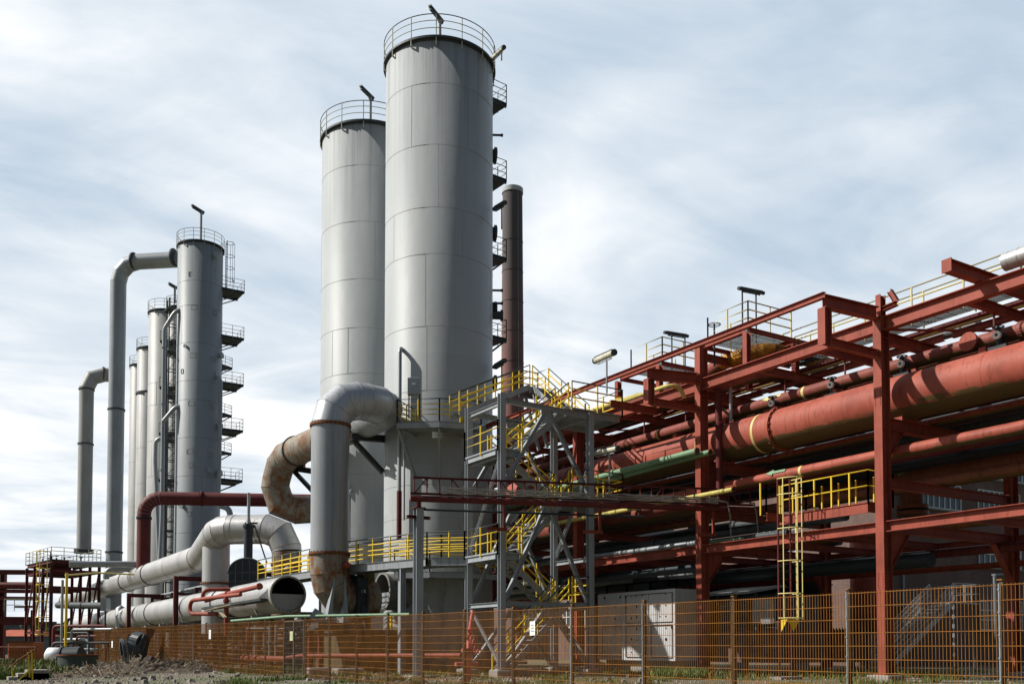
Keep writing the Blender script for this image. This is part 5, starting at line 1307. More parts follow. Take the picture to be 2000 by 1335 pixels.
m_ = MB(); m_.box(31.2, 31.28, 28.75, 30.0, 2.2, 3.3); m_.build('cover_plate', GALV, t)
m_ = MB(); m_.add([(31.2, 30.2, 3.56), (31.2, 33.7, 3.56), (33.6, 33.7, 3.95), (33.6, 30.2, 3.95), (31.2, 30.2, 3.66), (31.2, 33.7, 3.66), (33.6, 33.7, 4.05), (33.6, 30.2, 4.05)], [(3, 2, 1, 0), (4, 5, 6, 7), (0, 1, 5, 4), (1, 2, 6, 5), (2, 3, 7, 6), (3, 0, 4, 7)]); m_.build('roof', GALV, t)
t = thing('ventilation_box', 'silver ribbed ventilation box with a black rounded belt seen between the pipes', 'ventilation box', (39, 47.4, 7.3))
m_ = MB(); m_.box(38, 40.5, 47.1, 49.2, 7.2, 9.5)
for i in range(5): m_.box(37.96, 38, 47.1, 49.2, 7.4 + i * .42, 7.45 + i * .42)
m_.build('ribbed_case', WHITE, t); MB().box(37.95, 40.6, 46.7, 47.1, 7.15, 9.6).build('belt', BLACK, t, bevel=.1); MB().box(38.05, 40.5, 45.6, 46.7, 7.2, 9.5).build('case_end', DUCT, t)
for y in (45.8, 49.0): m_ = MB(); m_.ibeam((39.2, y, 0), (39.2, y, 7.2), .3, .3, up=(1, 0, 0)); m_.build('leg', DSTEEL, t)
tc_ = P(1693, 1262, X=43.5)
t = thing('red_vessel', 'round red vessel standing on grey legs behind the first red column', 'vessel', (tc_.x, tc_.y, 0))
MB().lathe((tc_.x, tc_.y, 0), [(.01, 1.85), (.82, 2.1), (.82, 7.2), (.4, 7.6), (.01, 7.7)], 40).build('shell', REDP, t)
for a in range(4):
    x, y = tc_.x + .68 * math.cos(a * PI / 2 + .7), tc_.y + .68 * math.sin(a * PI / 2 + .7); m_ = MB(); m_.cyl((x, y, 0), (x, y, 2.1), .08, 10); m_.build('leg', DSTEEL, t)
p = P(1640, 1262, X=43.5)
t = thing('orange_tank', 'low rust orange rectangular tank under a dark toothed edge behind the fence', 'tank', (p.x, p.y, 0))
m_ = MB(); m_.box(43.0, 44.6, p.y - .9, p.y + 1.5, .35, 2.1); m_.build('body', paint('orange_red_tank', (.36, .10, .03), (.2, .06, .03), (.5, .7), .6), t, bevel=.05)
m_ = MB()
for i in range(12): m_.box(42.95, 43.0, p.y - .85 + i * .2, p.y - .76 + i * .2, 2.0, 2.23)
m_.box(42.95, 44.6, p.y - .9, p.y + 1.5, 2.11, 2.15); m_.build('toothed_edge', BLACK, t)
p = P(1614, 1262, X=37.0)
t = thing('insulator_post', 'slim dark mast with short cross arms behind the caged ladder', 'mast', (p.x, p.y, 0)); m_ = MB(); m_.cyl((p.x, p.y, 0), (p.x, p.y, 4.2), .05, 8)
m_.build('mast', DSTEEL, t); m_ = MB()
for z in (2.6, 2.9, 3.3, 4.2): m_.bar((p.x - .5, p.y, z), (p.x + .5, p.y, z), .06)
m_.build('cross_arm', DSTEEL, t)
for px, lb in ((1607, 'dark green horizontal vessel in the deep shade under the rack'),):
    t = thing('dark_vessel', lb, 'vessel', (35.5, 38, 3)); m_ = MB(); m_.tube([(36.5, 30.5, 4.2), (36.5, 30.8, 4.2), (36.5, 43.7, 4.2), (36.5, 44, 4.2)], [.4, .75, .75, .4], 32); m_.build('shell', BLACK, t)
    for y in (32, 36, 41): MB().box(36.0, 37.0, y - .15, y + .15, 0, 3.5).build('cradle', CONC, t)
# grey outside stair at the right
sg = thing('outside_stair', 'galvanised outside stair with barred railings at the right behind the rack', 'stairs', (46, 32, 0))
yel = MB(); drk = MB()
flight((43.3, 31.9, .1), (49.0, 31.9, 3.7), 1.5, parent=sg, mat=GALV)
m_ = MB(); m_.box(49.0, 51.2, 31.8, 36.8, 3.6, 3.7); m_.build('landing', GALV, sg)
for y in (31.9, 33.4):
    for i in range(38):
        x = 43.3 + 5.7 * i / 38; z = .1 + 3.6 * i / 38; yel.bar((x, y, z + .1), (x, y, z + 1.05), .022)
guard(yel, drk, [(49.0, 31.8, 3.7), (51.2, 31.8, 3.7), (51.2, 36.8, 3.7)], 1.05, (.5,), .8, .02)
yel.build('guard_rail', GALV, sg); drk.build('hand_rail', GALV, sg)
for x in (49.1, 51.0): m_ = MB(); m_.ibeam((x, 32.0, 0), (x, 32.0, 3.6), .14, .14, up=(1, 0, 0)); m_.build('support', GALV, sg)
p = P(1945, 1262, D=56)
t = thing('street_lamp', 'short grey street lamp with a flat head at the right behind the rack', 'street lamp', (p.x, p.y, 0)); zt_ = z_at(1123, 56)
MB().cyl((p.x, p.y, 0), (p.x, p.y, zt_), .09, 12).build('pole', GALV, t); MB().bar((p.x - .1, p.y, zt_ + .04), (p.x + .65, p.y - .1, zt_ + .1), .26, .1).build('lamp_head', GALV, t)

# ---------------------------------------------------------------- caged ladder and small railed stage in front of the rack
ct = thing('caged_ladder', 'red ladder inside a faded yellow safety cage in front of the rack', 'ladder', (27.1, 24.3, 0))
lx0, lx1, ly = 26.75, 27.4, 24.4; zt_ = P(1540, 935, Y=ly).z
m_ = MB()
for x in (lx0, lx1): m_.cyl((x, ly, .1), (x, ly, zt_), .035, 10)
m_.build('stringer', DRED, ct)
m_ = MB(); z = .4
while z < zt_ - .9: m_.cyl((lx0, ly, z), (lx1, ly, z), .014, 6); z += .3
m_.build('rung', DRED, ct)
m_ = MB(); cxm = (lx0 + lx1) / 2
hz = [zt_ - .05, zt_ - .65, zt_ - 1.9, zt_ - 3.1, zt_ - 4.3, 2.25]
def hoop(z):
    pts = []
    for i in range(13):
        a = PI * i / 12; pts.append((cxm - .36 * math.cos(a), ly - .05 - .72 * math.sin(a), z))
    return [(lx0 - .02, ly, z)] + pts + [(lx1 + .02, ly, z)]
for z in hz: m_.tube(hoop(z), .024, 6)
m_.build('hoop', PYEL, ct)
m_ = MB()
for a in (.3, PI / 2 - .35, PI / 2 + .35, PI - .3): x, y = cxm - .36 * math.cos(a), ly - .05 - .72 * math.sin(a); m_.bar((x, y, 2.2), (x, y, zt_ - .05), .035, .02)
m_.build('cage_bar', PYEL, ct)
m_ = MB(); m_.add([(lx0, ly - .1, 2.2), (lx0 + .3, ly - .1, 2.2), (lx0, ly - .1, 1.75), (lx0, ly - .4, 2.2)], [(0, 1, 2), (0, 2, 3), (1, 3, 2), (0, 3, 1)]); m_.add([(lx1, ly - .1, 2.2), (lx1 - .3, ly - .1, 2.2), (lx1, ly - .1, 1.75), (lx1, ly - .4, 2.2)], [(0, 2, 1), (0, 3, 2), (1, 2, 3), (0, 1, 3)]); m_.build('end_plate', YEL, ct)
MB().box(lx0 - .25, lx1 + .25, ly - .3, ly + .3, -.05, .1).build('foundation', CONC, ct)
t = thing('railed_stage', 'small red stage with yellow railings at the head of the caged ladder', 'platform', (29, 23, 6.2))
sz_ = 6.25; m_ = MB(); m_.box(27.85, 29.2, 21.3, 25.2, sz_ - .05, sz_); m_.channel((27.83, 21.3, sz_ - .22), (27.83, 25.3, sz_ - .22), .36, .05); m_.channel((27.9, 21.4, sz_ - .2), (29.2, 21.4, sz_ - .2), .3, .05)
m_.ibeam((27.6, 24.9, sz_ - .2), (26.7, 24.9, sz_ - .2), .3, .1); m_.build('deck', RED, t)
y_ = MB(); k_ = MB(); guard(y_, y_, [(27.85, 25.2, sz_), (27.85, 21.3, sz_), (29.2, 21.3, sz_), (29.2, 25.2, sz_), (27.0, 25.2, sz_), (26.7, 25.2, sz_)], 1.1, (.55,), .85, .024); y_.build('guard_rail', YEL, t)
# flanged nozzle hanging from the rusty main
m_ = MB(); m_.cyl((33.0, 23.2, 7.5), (33.0, 23.2, 6.65), .42, 28); m_.cyl((33.0, 23.2, 6.75), (33.0, 23.2, 6.6), .6, 28); m_.cyl((33.0, 23.2, 6.5), (33.0, 23.2, 6.35), .6, 28); m_.build('hanging_nozzle', OXP, rst)

# ---------------------------------------------------------------- red hydrant stand
hx, hy = 15.6, 27.75
t = thing('standpipe', 'pinkish red standpipe with two hand wheels rising behind the fence', 'standpipe', (hx, hy, 0))
m_ = MB(); m_.tube([(hx - .1, hy, 0), (hx - .1, hy, 1.0)], .13, 18); m_.tube([(hx - .1, hy, 1.0), (hx - .05, hy, 1.15), (hx + .0, hy, 1.75), (hx + .12, hy, 2.42)], [.11, .08, .08, .07], 16); m_.build('pipe_body', HYD, t)
m_ = MB()
for z, r in ((.55, .22), (1.02, .17), (1.12, .17), (1.5, .13), (1.58, .13), (1.75, .12)): m_.cyl((hx - .07, hy, z), (hx - .07, hy, z + .035), r, 18)
m_.cyl((hx - .55, hy, .62), (hx + .3, hy, .62), .07, 12); m_.cyl((hx - .05, hy, 1.78), (hx + .25, hy, 1.8), .04, 10); m_.cyl((hx - .3, hy, 1.08), (hx + .2, hy, 1.08), .07, 10); m_.build('flange', HYD, t)
m_ = MB(); m_.wheel((hx + .02, hy - .22, 1.42), (.3, -1, .1), .17, .018, 5); m_.build('hand_wheel', HYD, t)
m_ = MB(); m_.wheel((hx + .17, hy - .22, 1.08), (.3, -1, .2), .17, .018, 5); m_.build('hand_wheel', HYD, t)

# ---------------------------------------------------------------- black dome valve on the lower duct
D_ = 54.5; c = P(484, 1150, D=D_); zt_ = z_at(1092, D_); zb_ = z_at(1150, D_)
t = thing('dome_valve', 'black dome topped slide valve with ribs and a tall spindle tube', 'valve', (c.x, c.y, 3))
u = _r; vdir = _fh
def fpt(a, z, d=0): return V((c.x, c.y, 0)) + u * a + vdir * d + V((0, 0, z))
w2 = 1.0; zd = z_at(1118, D_)
pr = [(-w2, zb_ - 1.6), (-w2, zd)] + [(-w2 * math.cos(a), zd + (zt_ - zd) * math.sin(a)) for a in [PI * i / 16 for i in range(1, 16)]] + [(w2, zd), (w2, zb_ - 1.6)]
m_ = MB(); vs = [fpt(a, z, -.35) for a, z in pr] + [fpt(a, z, .35) for a, z in pr]; n = len(pr)
m_.add(vs, [tuple(range(n - 1, -1, -1)), tuple(range(n, 2 * n))] + [(i, (i + 1) % n, n + (i + 1) % n, n + i) for i in range(n)]); m_.build('bonnet', BLACK, t)
m_ = MB()
for a in (-.6, -.2, .2, .6): m_.bar(fpt(a, zb_ - 1.5, -.38), fpt(a, zd + (zt_ - zd) * math.sqrt(1 - a * a) - .05, -.38), .05, .06)
for z in (zd - .5, zd - 1.0): m_.bar(fpt(-w2, z, -.38), fpt(w2, z, -.38), .05, .06)
rim_ = [fpt(-w2 * 1.03 * math.cos(a), zd + (zt_ - zd) * 1.05 * math.sin(a), -.36) for a in [PI * i / 16 for i in range(17)]]; m_.tube(rim_, .05, 6)
m_.bar(fpt(-w2 - .1, zd, -.3), fpt(w2 + .1, zd, -.3), .12, .12); m_.build('rib', DSTEEL, t)
ax = fpt(0, 0); m_ = MB(); m_.cyl(fpt(0, zt_ - .1), fpt(0, z_at(1025, D_)), .25, 20); m_.cyl(fpt(0, z_at(1030, D_)), fpt(0, z_at(1024, D_)), .33, 20); m_.build('cylinder', BLACK, t)
m_ = MB(); m_.bar(fpt(-.2, z_at(1021, D_)), fpt(.5, z_at(1021, D_)), .2, .08); m_.bar(fpt(.35, z_at(1025, D_)), fpt(1.1, z_at(1100, D_)), .07); m_.build('arm', DSTEEL, t)
m_ = MB(); m_.tube([fpt(0, z_at(1022, D_)), fpt(0, z_at(1012, D_)), fpt(0, z_at(962, D_))], [.16, .09, .09], 12); m_.build('spindle_tube', GALV, t)
# red service pipes round the open mouth
G = 'red service pipes by the open duct mouth'
pipe('service_pipe', 'bright red slanting pipe with a flanged end left of the open duct mouth', [P(508, 1144, D=47), P(440, 1160, D=50), P(402, 1172, D=51.5)], .12, RED, n=16, group=G, flanges=((0, 1, .02), (0, 1, .93)))
pipe('service_pipe', 'lower red pipe parallel to the slanting one, bending down and under', [P(470, 1160, D=48.5), P(372, 1172, D=51.5), P(370, 1198, D=51.5), P(424, 1198, D=50)], .11, RED, R=.35, n=14, group=G)
pipe('service_pipe', 'red pipe looping up from the left and running level toward the dome valve', [P(396, 1170, D=52.5), P(396, 1151, D=52.5), P(450, 1150, D=52.8)], .11, RED, R=.35, n=14, group=G)
pipe('service_pipe', 'short upright red pipe dropping behind the fence left of the gate', [P(442, 1165, D=49), P(442, 1240, D=49)], .12, RED, n=14, group=G, flanges=((0, 1, .1),))
p = P(470, 1178, D=48.5); t = thing('work_stage', 'grey steel ledge with loose planks beside the open duct mouth', 'platform', p.to_tuple())
m_ = MB(); m_.bar(P(405, 1188, D=50.5), P(520, 1170, D=47), .7, .12); m_.build('ledge', DSTEEL, t)
m_ = MB()
for i, (a, b) in enumerate((((400, 1192), (468, 1176)), ((420, 1186), (476, 1181)), ((430, 1194), (440, 1205)))): m_.bar(P(*a, D=49.6 - i * .2), P(*b, D=48.2 - i * .2), .16, .05)
m_.build('plank', paint('weathered_wood', (.32, .27, .18), (.2, .16, .1), rough=.85), t)
pipe('service_pipe', 'pale green pipe running low along the top of the fence near the gate', [P(452, 1212, D=46), P(560, 1203, D=44), P(800, 1199, D=40.5)], .07, GREEN, n=10, group=G)

# ---------------------------------------------------------------- things behind the gate and fence
t = thing('valve_manifold', 'tangle of small red and grey valves and pipes behind the gate', 'valves', tuple(P(515, 1262, D=52)))
rn = random.Random(5); mr = MB(); mg = MB(); mk = MB()
for i in range(26):
    px = rn.uniform(468, 545); d = rn.uniform(47, 54); z0 = rn.uniform(0, .8); z1 = z0 + rn.uniform(.6, 2.0); p = P(px, 1262, D=d); tgt = (mr, mg, mk)[i % 3]
    tgt.cyl((p.x, p.y, z0), (p.x, p.y, z1), rn.uniform(.04, .09), 10)
    if i % 2: tgt.cyl((p.x, p.y, z1 - .2), (p.x + rn.uniform(-1, 1), p.y + rn.uniform(-1, 1), z1 - .2), .05, 8)
    if i % 3 == 0: mr.wheel((p.x - .15, p.y - .1, z1), (-.6, -.8, .1), .14, .018)
    tgt.cyl((p.x, p.y, z1 * .6), (p.x, p.y, z1 * .6 + .05), .15, 12)
mr.build('red_pipes', RED, t); mg.build('grey_pipes', GALV, t); mk.build('dark_pipes', BLACK, t)
pipe('ground_pipe', 'thick red pipe lying close to the ground behind the gate', [P(473, 1285, D=46), P(560, 1286, D=43.5)], .14, RED, n=16, group='red pipes near the ground', flanges=((0, 1, .06), (0, 1, .35)))
pipe('ground_pipe', 'red pipe on low supports behind the fence in front of the tallest tower', [P(560, 1284, D=42.5), P(590, 1280, D=42.0), P(900, 1279, D=37.5)], .10, RED, R=.4, n=14, group='red pipes near the ground')
for i, (px, d, s, lb) in enumerate(((622, 41, .55, 'broken concrete block behind the fence below the upright duct'), (680, 40, .6, 'flat concrete slab behind the fence right of the upright duct'), (1015, 39.5, 1.2, 'wide mossy concrete plinth at the foot of the stair tower'))):
    p = P(px, 1262, D=d); m_ = MB(); m_.box(p.x - s, p.x + s, p.y - .4, p.y + .4, 0, .3); tag(m_.build('concrete_block', CONC, bevel=.04), lb, 'block', 'concrete blocks on the ground')
# concrete plinths under towers, with steel skirt and yellow stripe
for (cx, cy_), lb in ((T1, 'stained concrete plinth under the tallest tower'), (T2, 'stained concrete plinth under the second wide tower')):
    m_ = MB(); m_.lathe((cx, cy_, 0), [(TR + .5, -.1), (TR + .5, .55), (TR + .2, .6), (.1, .6)], 12, sm=False); tag(m_.build('tower_plinth', CONC), lb, 'plinth', 'tower plinths')
def skirt_rib(px0, px1, z0, z1, mat, name, D=47.2):
    m_ = MB(); 
    a0 = ang_px(px0, T1, TR, D); a1 = ang_px(px1, T1, TR, D); c_ = V((T1[0], T1[1], 0))
    pts = [c_ + V((math.cos(a), math.sin(a), 0)) * (TR + .015) for a in (a0, (a0 + a1) / 2, a1)]
    for p, q in zip(pts[:-1], pts[1:]): m_.add([p + V((0, 0, z0)), q + V((0, 0, z0)), q + V((0, 0, z1)), p + V((0, 0, z1))], [(0, 1, 2, 3)])
    m_.build(name, mat, big)
skirt_rib(755, 762, .7, 2.9, YEL, 'yellow_stripe')
for px in (774, 792, 812): skirt_rib(px, px + 5, .7, 2.2, CONC, 'lime_streak')
# pump shed and dark brickwork behind the fence, between the duct foot and the left
t = thing('pump_house', 'low brown brick pump house behind the fence under the ducts', 'building', (22, 66, 0))
m_ = MB(); m_.box(19.8, 25.5, 60.5, 84, 0, 3.3); m_.build('wall', BRICK, t); MB().box(19.6, 25.7, 60.3, 84.2, 3.3, 3.5).build('roof', DSTEEL, t)
for y in (62.5, 67, 71.5, 76): window(t, 'X', y, y + 1.6, 1.5, 2.7, 19.8, 3, 2)
t = thing('low_wall', 'low dark retaining wall behind the fence between the gate and the tower foot', 'wall', (19.5, 48, 0)); m_ = MB(); m_.box(19.2, 19.5, 47.0, 60.4, 0, 1.9); m_.build('wall', BRICK, t); MB().box(19.1, 19.6, 46.9, 60.4, 1.9, 2.0).build('coping', CONC, t)
# red service rack at the left behind the ducts
t = thing('service_rack', 'low red service rack with thin pipes behind the long silver ducts', 'pipe rack', (18.2, 75, 0))
for y in (56, 64, 72, 80, 88):
    m_ = MB()
    for x in (17.2, 19.0): m_.ibeam((x, y, 0), (x, y, 5.6), .22, .22, up=(1, 0, 0))
    for z in (2.6, 4.2, 5.5): m_.ibeam((17.31, y, z), (18.89, y, z), .2, .14)
    m_.build('portal', DRED, t)
m_ = MB()
for i, (x, z, r) in enumerate(((17.5, 2.8, .1), (17.9, 2.82, .13), (18.5, 2.8, .1), (17.6, 4.42, .12), (18.3, 4.42, .12), (18.0, 5.75, .14))): m_.tube([(x, 55 - i % 3, z), (x, 90, z)], r, 10)
m_.build('thin_pipes', DUCT, t)

# ---------------------------------------------------------------- railed red platform at the far left
D0 = 76
pt_ = thing('duct_platform', 'railed red steel platform carrying the foot of the shorter tall duct', 'platform', tuple(P(140, 1262, D=80)))
a = P(100, 1092, D=89); zp = a.z; dx = P(197, 1092, D=92) - a; dx.z = 0; nrm = V((-dx.y, dx.x, 0)).normalized(); L_ = dx.length; dxn = dx.normalized(); bk = 8.5
def pp(s, t_, z): return V((a.x, a.y, 0)) + dxn * s + nrm * t_ + V((0, 0, z))
m_ = MB(); m_.add([pp(0, 0, zp), pp(L_, 0, zp), pp(L_, bk, zp), pp(0, bk, zp), pp(0, 0, zp + .06), pp(L_, 0, zp + .06), pp(L_, bk, zp + .06), pp(0, bk, zp + .06)], [(3, 2, 1, 0), (4, 5, 6, 7), (0, 1, 5, 4), (1, 2, 6, 5), (2, 3, 7, 6), (3, 0, 4, 7)]); m_.build('deck', DSTEEL, pt_)
y_ = MB(); k_ = MB(); guard(y_, k_, [pp(0, 0, zp + .06), pp(L_, 0, zp + .06), pp(L_, bk, zp + .06), pp(0, bk, zp + .06), pp(0, 0, zp + .06)], 1.15, (.4, .78), 1.25, .026); y_.build('guard_rail', RAILG, pt_); k_.build('hand_rail', RAILG, pt_)
for t_ in (.1, bk / 3, 2 * bk / 3, bk - .1):
    for s in (.1, L_ - .1): m_ = MB(); m_.ibeam(pp(s, t_, 0), pp(s, t_, zp - .3), .26, .26, up=(1, 0, 0)); m_.build('column', DRED, pt_)
    for z in (zp - .16, zp - 1.0, zp - 2.6, 2.6): m_ = MB(); m_.ibeam(pp(.2, t_, z), pp(L_ - .2, t_, z), .26, .2); m_.build('cross_beam', DRED, pt_)
for s in (.1, L_ - .1):
    for z in (zp - .16, zp - 1.0, 2.6): m_ = MB(); m_.ibeam(pp(s, .2, z), pp(s, bk - .2, z), .24, .16); m_.build('long_beam', DRED, pt_)
    for i in range(3): m_ = MB(); m_.bar(pp(s, .2 + i * bk / 3, zp - 1.0), pp(s, .2 + (i + 1) * bk / 3, 2.6), .12); m_.build('brace', DRED, pt_)
m_ = MB(); rn = random.Random(3)
for i in range(7): p = pp(rn.uniform(.6, L_ - .3), rn.uniform(.5, 6), zp + .06); m_.cyl(p, p + V((0, 0, rn.uniform(.3, .7))), .08, 8); m_.wheel(p + V((0, 0, .6)), (0, 0, 1), .2, .03)
m_.build('valves', DSTEEL, pt_)
# yellow caged ladder beside it
t = thing('caged_ladder', 'tall yellow caged ladder beside the red platform at the far left', 'ladder', tuple(P(85, 1262, D=68)))
base = P(85, 1262, D=69); m_ = MB(); zt_ = z_at(1077, 69)
for s in (-.32, .32):
    q = V((base.x, base.y, 0)) + _r * s * 1.2; m_.bar(q + V((0, 0, .2)), q + V((0, 0, zt_)), .06)
z = .5
while z < zt_ - .8: q = V((base.x, base.y, z)); m_.bar(q - _r * .36, q + _r * .36, .03); z += .3
m_.build('ladder', DSTEEL, t)
m_ = MB()
for z in (zt_, z_at(1110, 69), z_at(1142, 69), z_at(1174, 69), z_at(1205, 69), z_at(1238, 69)):
    q = V((base.x, base.y, z)); m_.tube([q + _r * .38, q + _r * .38 - _fh * .4, q - _fh * .75, q - _r * .42 - _fh * .4, q - _r * .38], .035, 6)
for s in (-.40, 0, .36): q = V((base.x, base.y, 0)) + _r * s - _fh * (.75 if s == 0 else .4); m_.bar(q + V((0, 0, z_at(1240, 69))), q + V((0, 0, zt_)), .05)
m_.build('cage', YEL, t)
for px in (120, 128):
    p = P(px, 1262, D=73 if px < 125 else 72); m_ = MB(); m_.cyl((p.x, p.y, 0), (p.x, p.y, z_at(1130 if px < 125 else 1118, 72)), .10, 10)
    tag(m_.build('pole', GALV if px < 125 else YEL), ('thin grey' if px < 125 else 'yellow') + ' upright pole in front of the red platform', 'pole')
G = 'pipes by the railed red platform'
pipe('insulated_pipe', 'grey pipe running level from the red platform across to the tall duct', [P(135, 1101, D=77), P(310, 1101, D=80)], .26, DUCT, n=18, group=G)
pipe('insulated_pipe', 'grey pipe with a downward hook below the level one', [P(207, 1130, D=79), P(208, 1110, D=79), P(275, 1111, D=80)], .26, DUCT, R=.6, n=18, group=G)
pipe('insulated_pipe', 'lumpy grey insulated pipe between the two long silver ducts', [P(113, 1181, D=88), P(122, 1181, D=87.5), P(205, 1182, D=83)], .3, DSTEEL, n=16, group=G, flanges=((1, 2, .2), (1, 2, .5)))
pipe('insulated_pipe', 'thin cream pipe sloping above the upper long duct', [P(126, 1123, D=75), P(190, 1118, D=76), P(262, 1121, D=77)], .07, PYEL, n=10, group=G)
p = P(206, 1180, D=82); t = thing('junction_cabinet', 'grey cabinet hanging between the long ducts at the left', 'cabinet', p.to_tuple()); MB().bar(p - V((0, 0, .55)), p + V((0, 0, .55)), .9, .5, up=_r).build('case', DUCT, t); MB().cyl(p - V((0, 0, p.z)), p - V((0, 0, .5)), .08, 8).build('leg', DSTEEL, t)
m_ = MB(); p = P(236, 1190, D=84); tg = thing('vessel_pair', 'two small grey upright vessels behind the lower duct', 'vessel', (p.x, p.y, 0))
for dx_ in (0, 1.3): MB().lathe((p.x + dx_, p.y, 0), [(.01, .4), (.45, .6), (.45, 4.6), (.01, 4.9)], 20).build('vessel', DUCT, tg)

# ---------------------------------------------------------------- distant red rack at the left edge
t = thing('far_pipe_rack', 'distant red pipe bridge crossing the left edge of the view', 'pipe rack', tuple(P(40, 1262, D=98)))
def lr(px0, px1, py, r, D=98, D1=None): return P(px0, py, D=D), P(px1, py, D=D1 or D)
for py, h in ((1115, .5), (1141, .75), (1152, .4), (1166, .4), (1205, .35), (1213, .5)):
    a, b = P(-260, py, D=98), P(76, py + 2, D=98); m_ = MB()
    if py in (1141, 1152, 1166): m_.tube([a, b], h / 2, 14)
    else: m_.ibeam(a, b, h, .35)
    m_.build('girder' if py not in (1141, 1152, 1166) else 'pipe_run', DRED, t)
for px in (4, 62, -160):
    p = P(px, 1262, D=98.6); m_ = MB(); m_.ibeam((p.x, p.y, 0), (p.x, p.y, z_at(1117 if px < 50 else 1190, 98)), .5 if px < 50 else .25, .5 if px < 50 else .25, up=_r); m_.build('column', DRED, t)
m_ = MB(); m_.tube([P(30, 1183, D=96), P(66, 1183, D=96), P(70, 1160, D=96)], .18, 10); m_.build('thin_pipe', GALV, t)
y_ = MB(); guard(y_, y_, [P(8, 1190, D=97), P(68, 1190, D=97)], 1.1, (.5,), 1.2, .03); y_.build('guard_rail', RAILG, t)
# far buildings
p = P(38, 1262, D=150)
t = thing('far_house', 'small distant house with a red tiled roof and white window', 'house', (p.x, p.y, 0))
hw, hd, he, hr = 4.4, 4, z_at(1242, 150) , z_at(1229, 150)
def hp(s, d, z, c=p, ): return V((c.x, c.y, 0)) + _r * s + _fh * d + V((0, 0, z))
m_ = MB(); m_.add([hp(-hw, -hd, 0), hp(hw, -hd, 0), hp(hw, hd, 0), hp(-hw, hd, 0), hp(-hw, -hd, he), hp(hw, -hd, he), hp(hw, hd, he), hp(-hw, hd, he)], [(0, 1, 5, 4), (1, 2, 6, 5), (2, 3, 7, 6), (3, 0, 4, 7)]); m_.build('wall', paint('dark_render', (.09, .10, .11), rough=.8), t)
m_ = MB(); m_.add([hp(-hw - .4, -hd - .4, he), hp(hw + .4, -hd - .4, he), hp(hw + .4, hd + .4, he), hp(-hw - .4, hd + .4, he), hp(-hw + 2.8, 0, hr), hp(hw - 1.2, 0, hr)], [(0, 1, 5, 4), (2, 3, 4, 5), (1, 2, 5), (3, 0, 4), (3, 2, 1, 0)]); m_.build('roof', ROOFT, t)
m_ = MB()
for i in range(5): m_.bar(hp(-2.6 + i * .6, -hd - .05, 1.2), hp(-2.6 + i * .6, -hd - .05, he - .3), .1)
for z in (1.2, he - .3): m_.bar(hp(-2.65, -hd - .05, z), hp(-.15, -hd - .05, z), .1)
m_.build('window', PAPER, t)
p2 = P(10, 1262, D=190)
t = thing('far_hall', 'dark flat roofed hall behind the distant red pipe bridge', 'building', (p2.x, p2.y, 0))
m_ = MB(); zh = z_at(1216, 185); vs = [hp(-60, -5, 0, p2), hp(12.5, -5, 0, p2), hp(12.5, 14, 0, p2), hp(-60, 14, 0, p2)]; m_.add(vs + [v + V((0, 0, zh)) for v in vs], [(0, 1, 5, 4), (1, 2, 6, 5), (2, 3, 7, 6), (3, 0, 4, 7), (4, 5, 6, 7)]); m_.build('wall', MATS['dark_render'], t)
m_ = MB(); m_.bar(hp(-60, -5.1, zh + .1, p2), hp(12.6, -5.1, zh + .1, p2), .5, .4); m_.build('parapet', DSTEEL, t)
m_ = MB()
for i in range(6): m_.bar(hp(2 + i * .7, -5.1, 1.5, p2), hp(2 + i * .7, -5.1, 3.5, p2), .12)
m_.build('window', PAPER, t)
# distant tree belt closing the horizon
def far_tree(px, D, h, wd, lb, seed):
    rn = random.Random(seed); p = P(px, 1262, D=D); t = thing('tree', lb, 'tree', (p.x, p.y, 0), 'distant trees on the horizon')
    m_ = MB(); m_.tube([(p.x, p.y, 0), (p.x + .1, p.y, h * .55)], [.35, .15], 8); 
    for q in range(5):
        a = rn.random() * 6.3; m_.tube([(p.x, p.y, h * (.3 + .06 * q)), (p.x + wd * .5 * math.cos(a), p.y + wd * .5 * math.sin(a), h * (.5 + .07 * q))], [.14, .05], 6)
    m_.build('trunk', DSTEEL, t)
    m_ = MB()
    cl = [(rn.uniform(-.5, .5) * wd, rn.uniform(-.5, .5) * wd, h * rn.uniform(.35, .85), rn.uniform(.14, .28) * wd) for _ in range(16)]
    for _ in range(1500):
        c_ = rn.choice(cl); a = rn.random() * 6.3; e_ = rn.uniform(-1, 1); r_ = c_[3] * rn.random() ** .4; x = p.x + c_[0] + r_ * math.cos(a); y = p.y + c_[1] + r_ * math.sin(a); z = c_[2] + r_ * e_; s = .28
        d1 = V((rn.uniform(-1, 1), rn.uniform(-1, 1), rn.uniform(-1, 1))) * s; d2 = V((rn.uniform(-1, 1), rn.uniform(-1, 1), rn.uniform(-1, 1))) * s; q = V((x, y, z)); m_.add([q, q + d1, q + d1 + d2, q + d2], [(0, 1, 2, 3)])
    m_.build('crown', LEAF, t)
LEAF = paint('leaves', (.06, .085, .03), (.09, .11, .035), (.45, .6), .7, streak=False)
for i, (px, D, h, wd) in enumerate(((88, 175, 5.2, 7), (112, 200, 6, 8), (150, 190, 5.5, 8), (196, 210, 6.2, 9))):
    far_tree(px, D, h, wd, ['leftmost distant tree beside the far house', 'distant tree seen under the red platform', 'distant tree seen below the ends of the long ducts', 'distant tree seen left of the lower portal frame'][i], i)

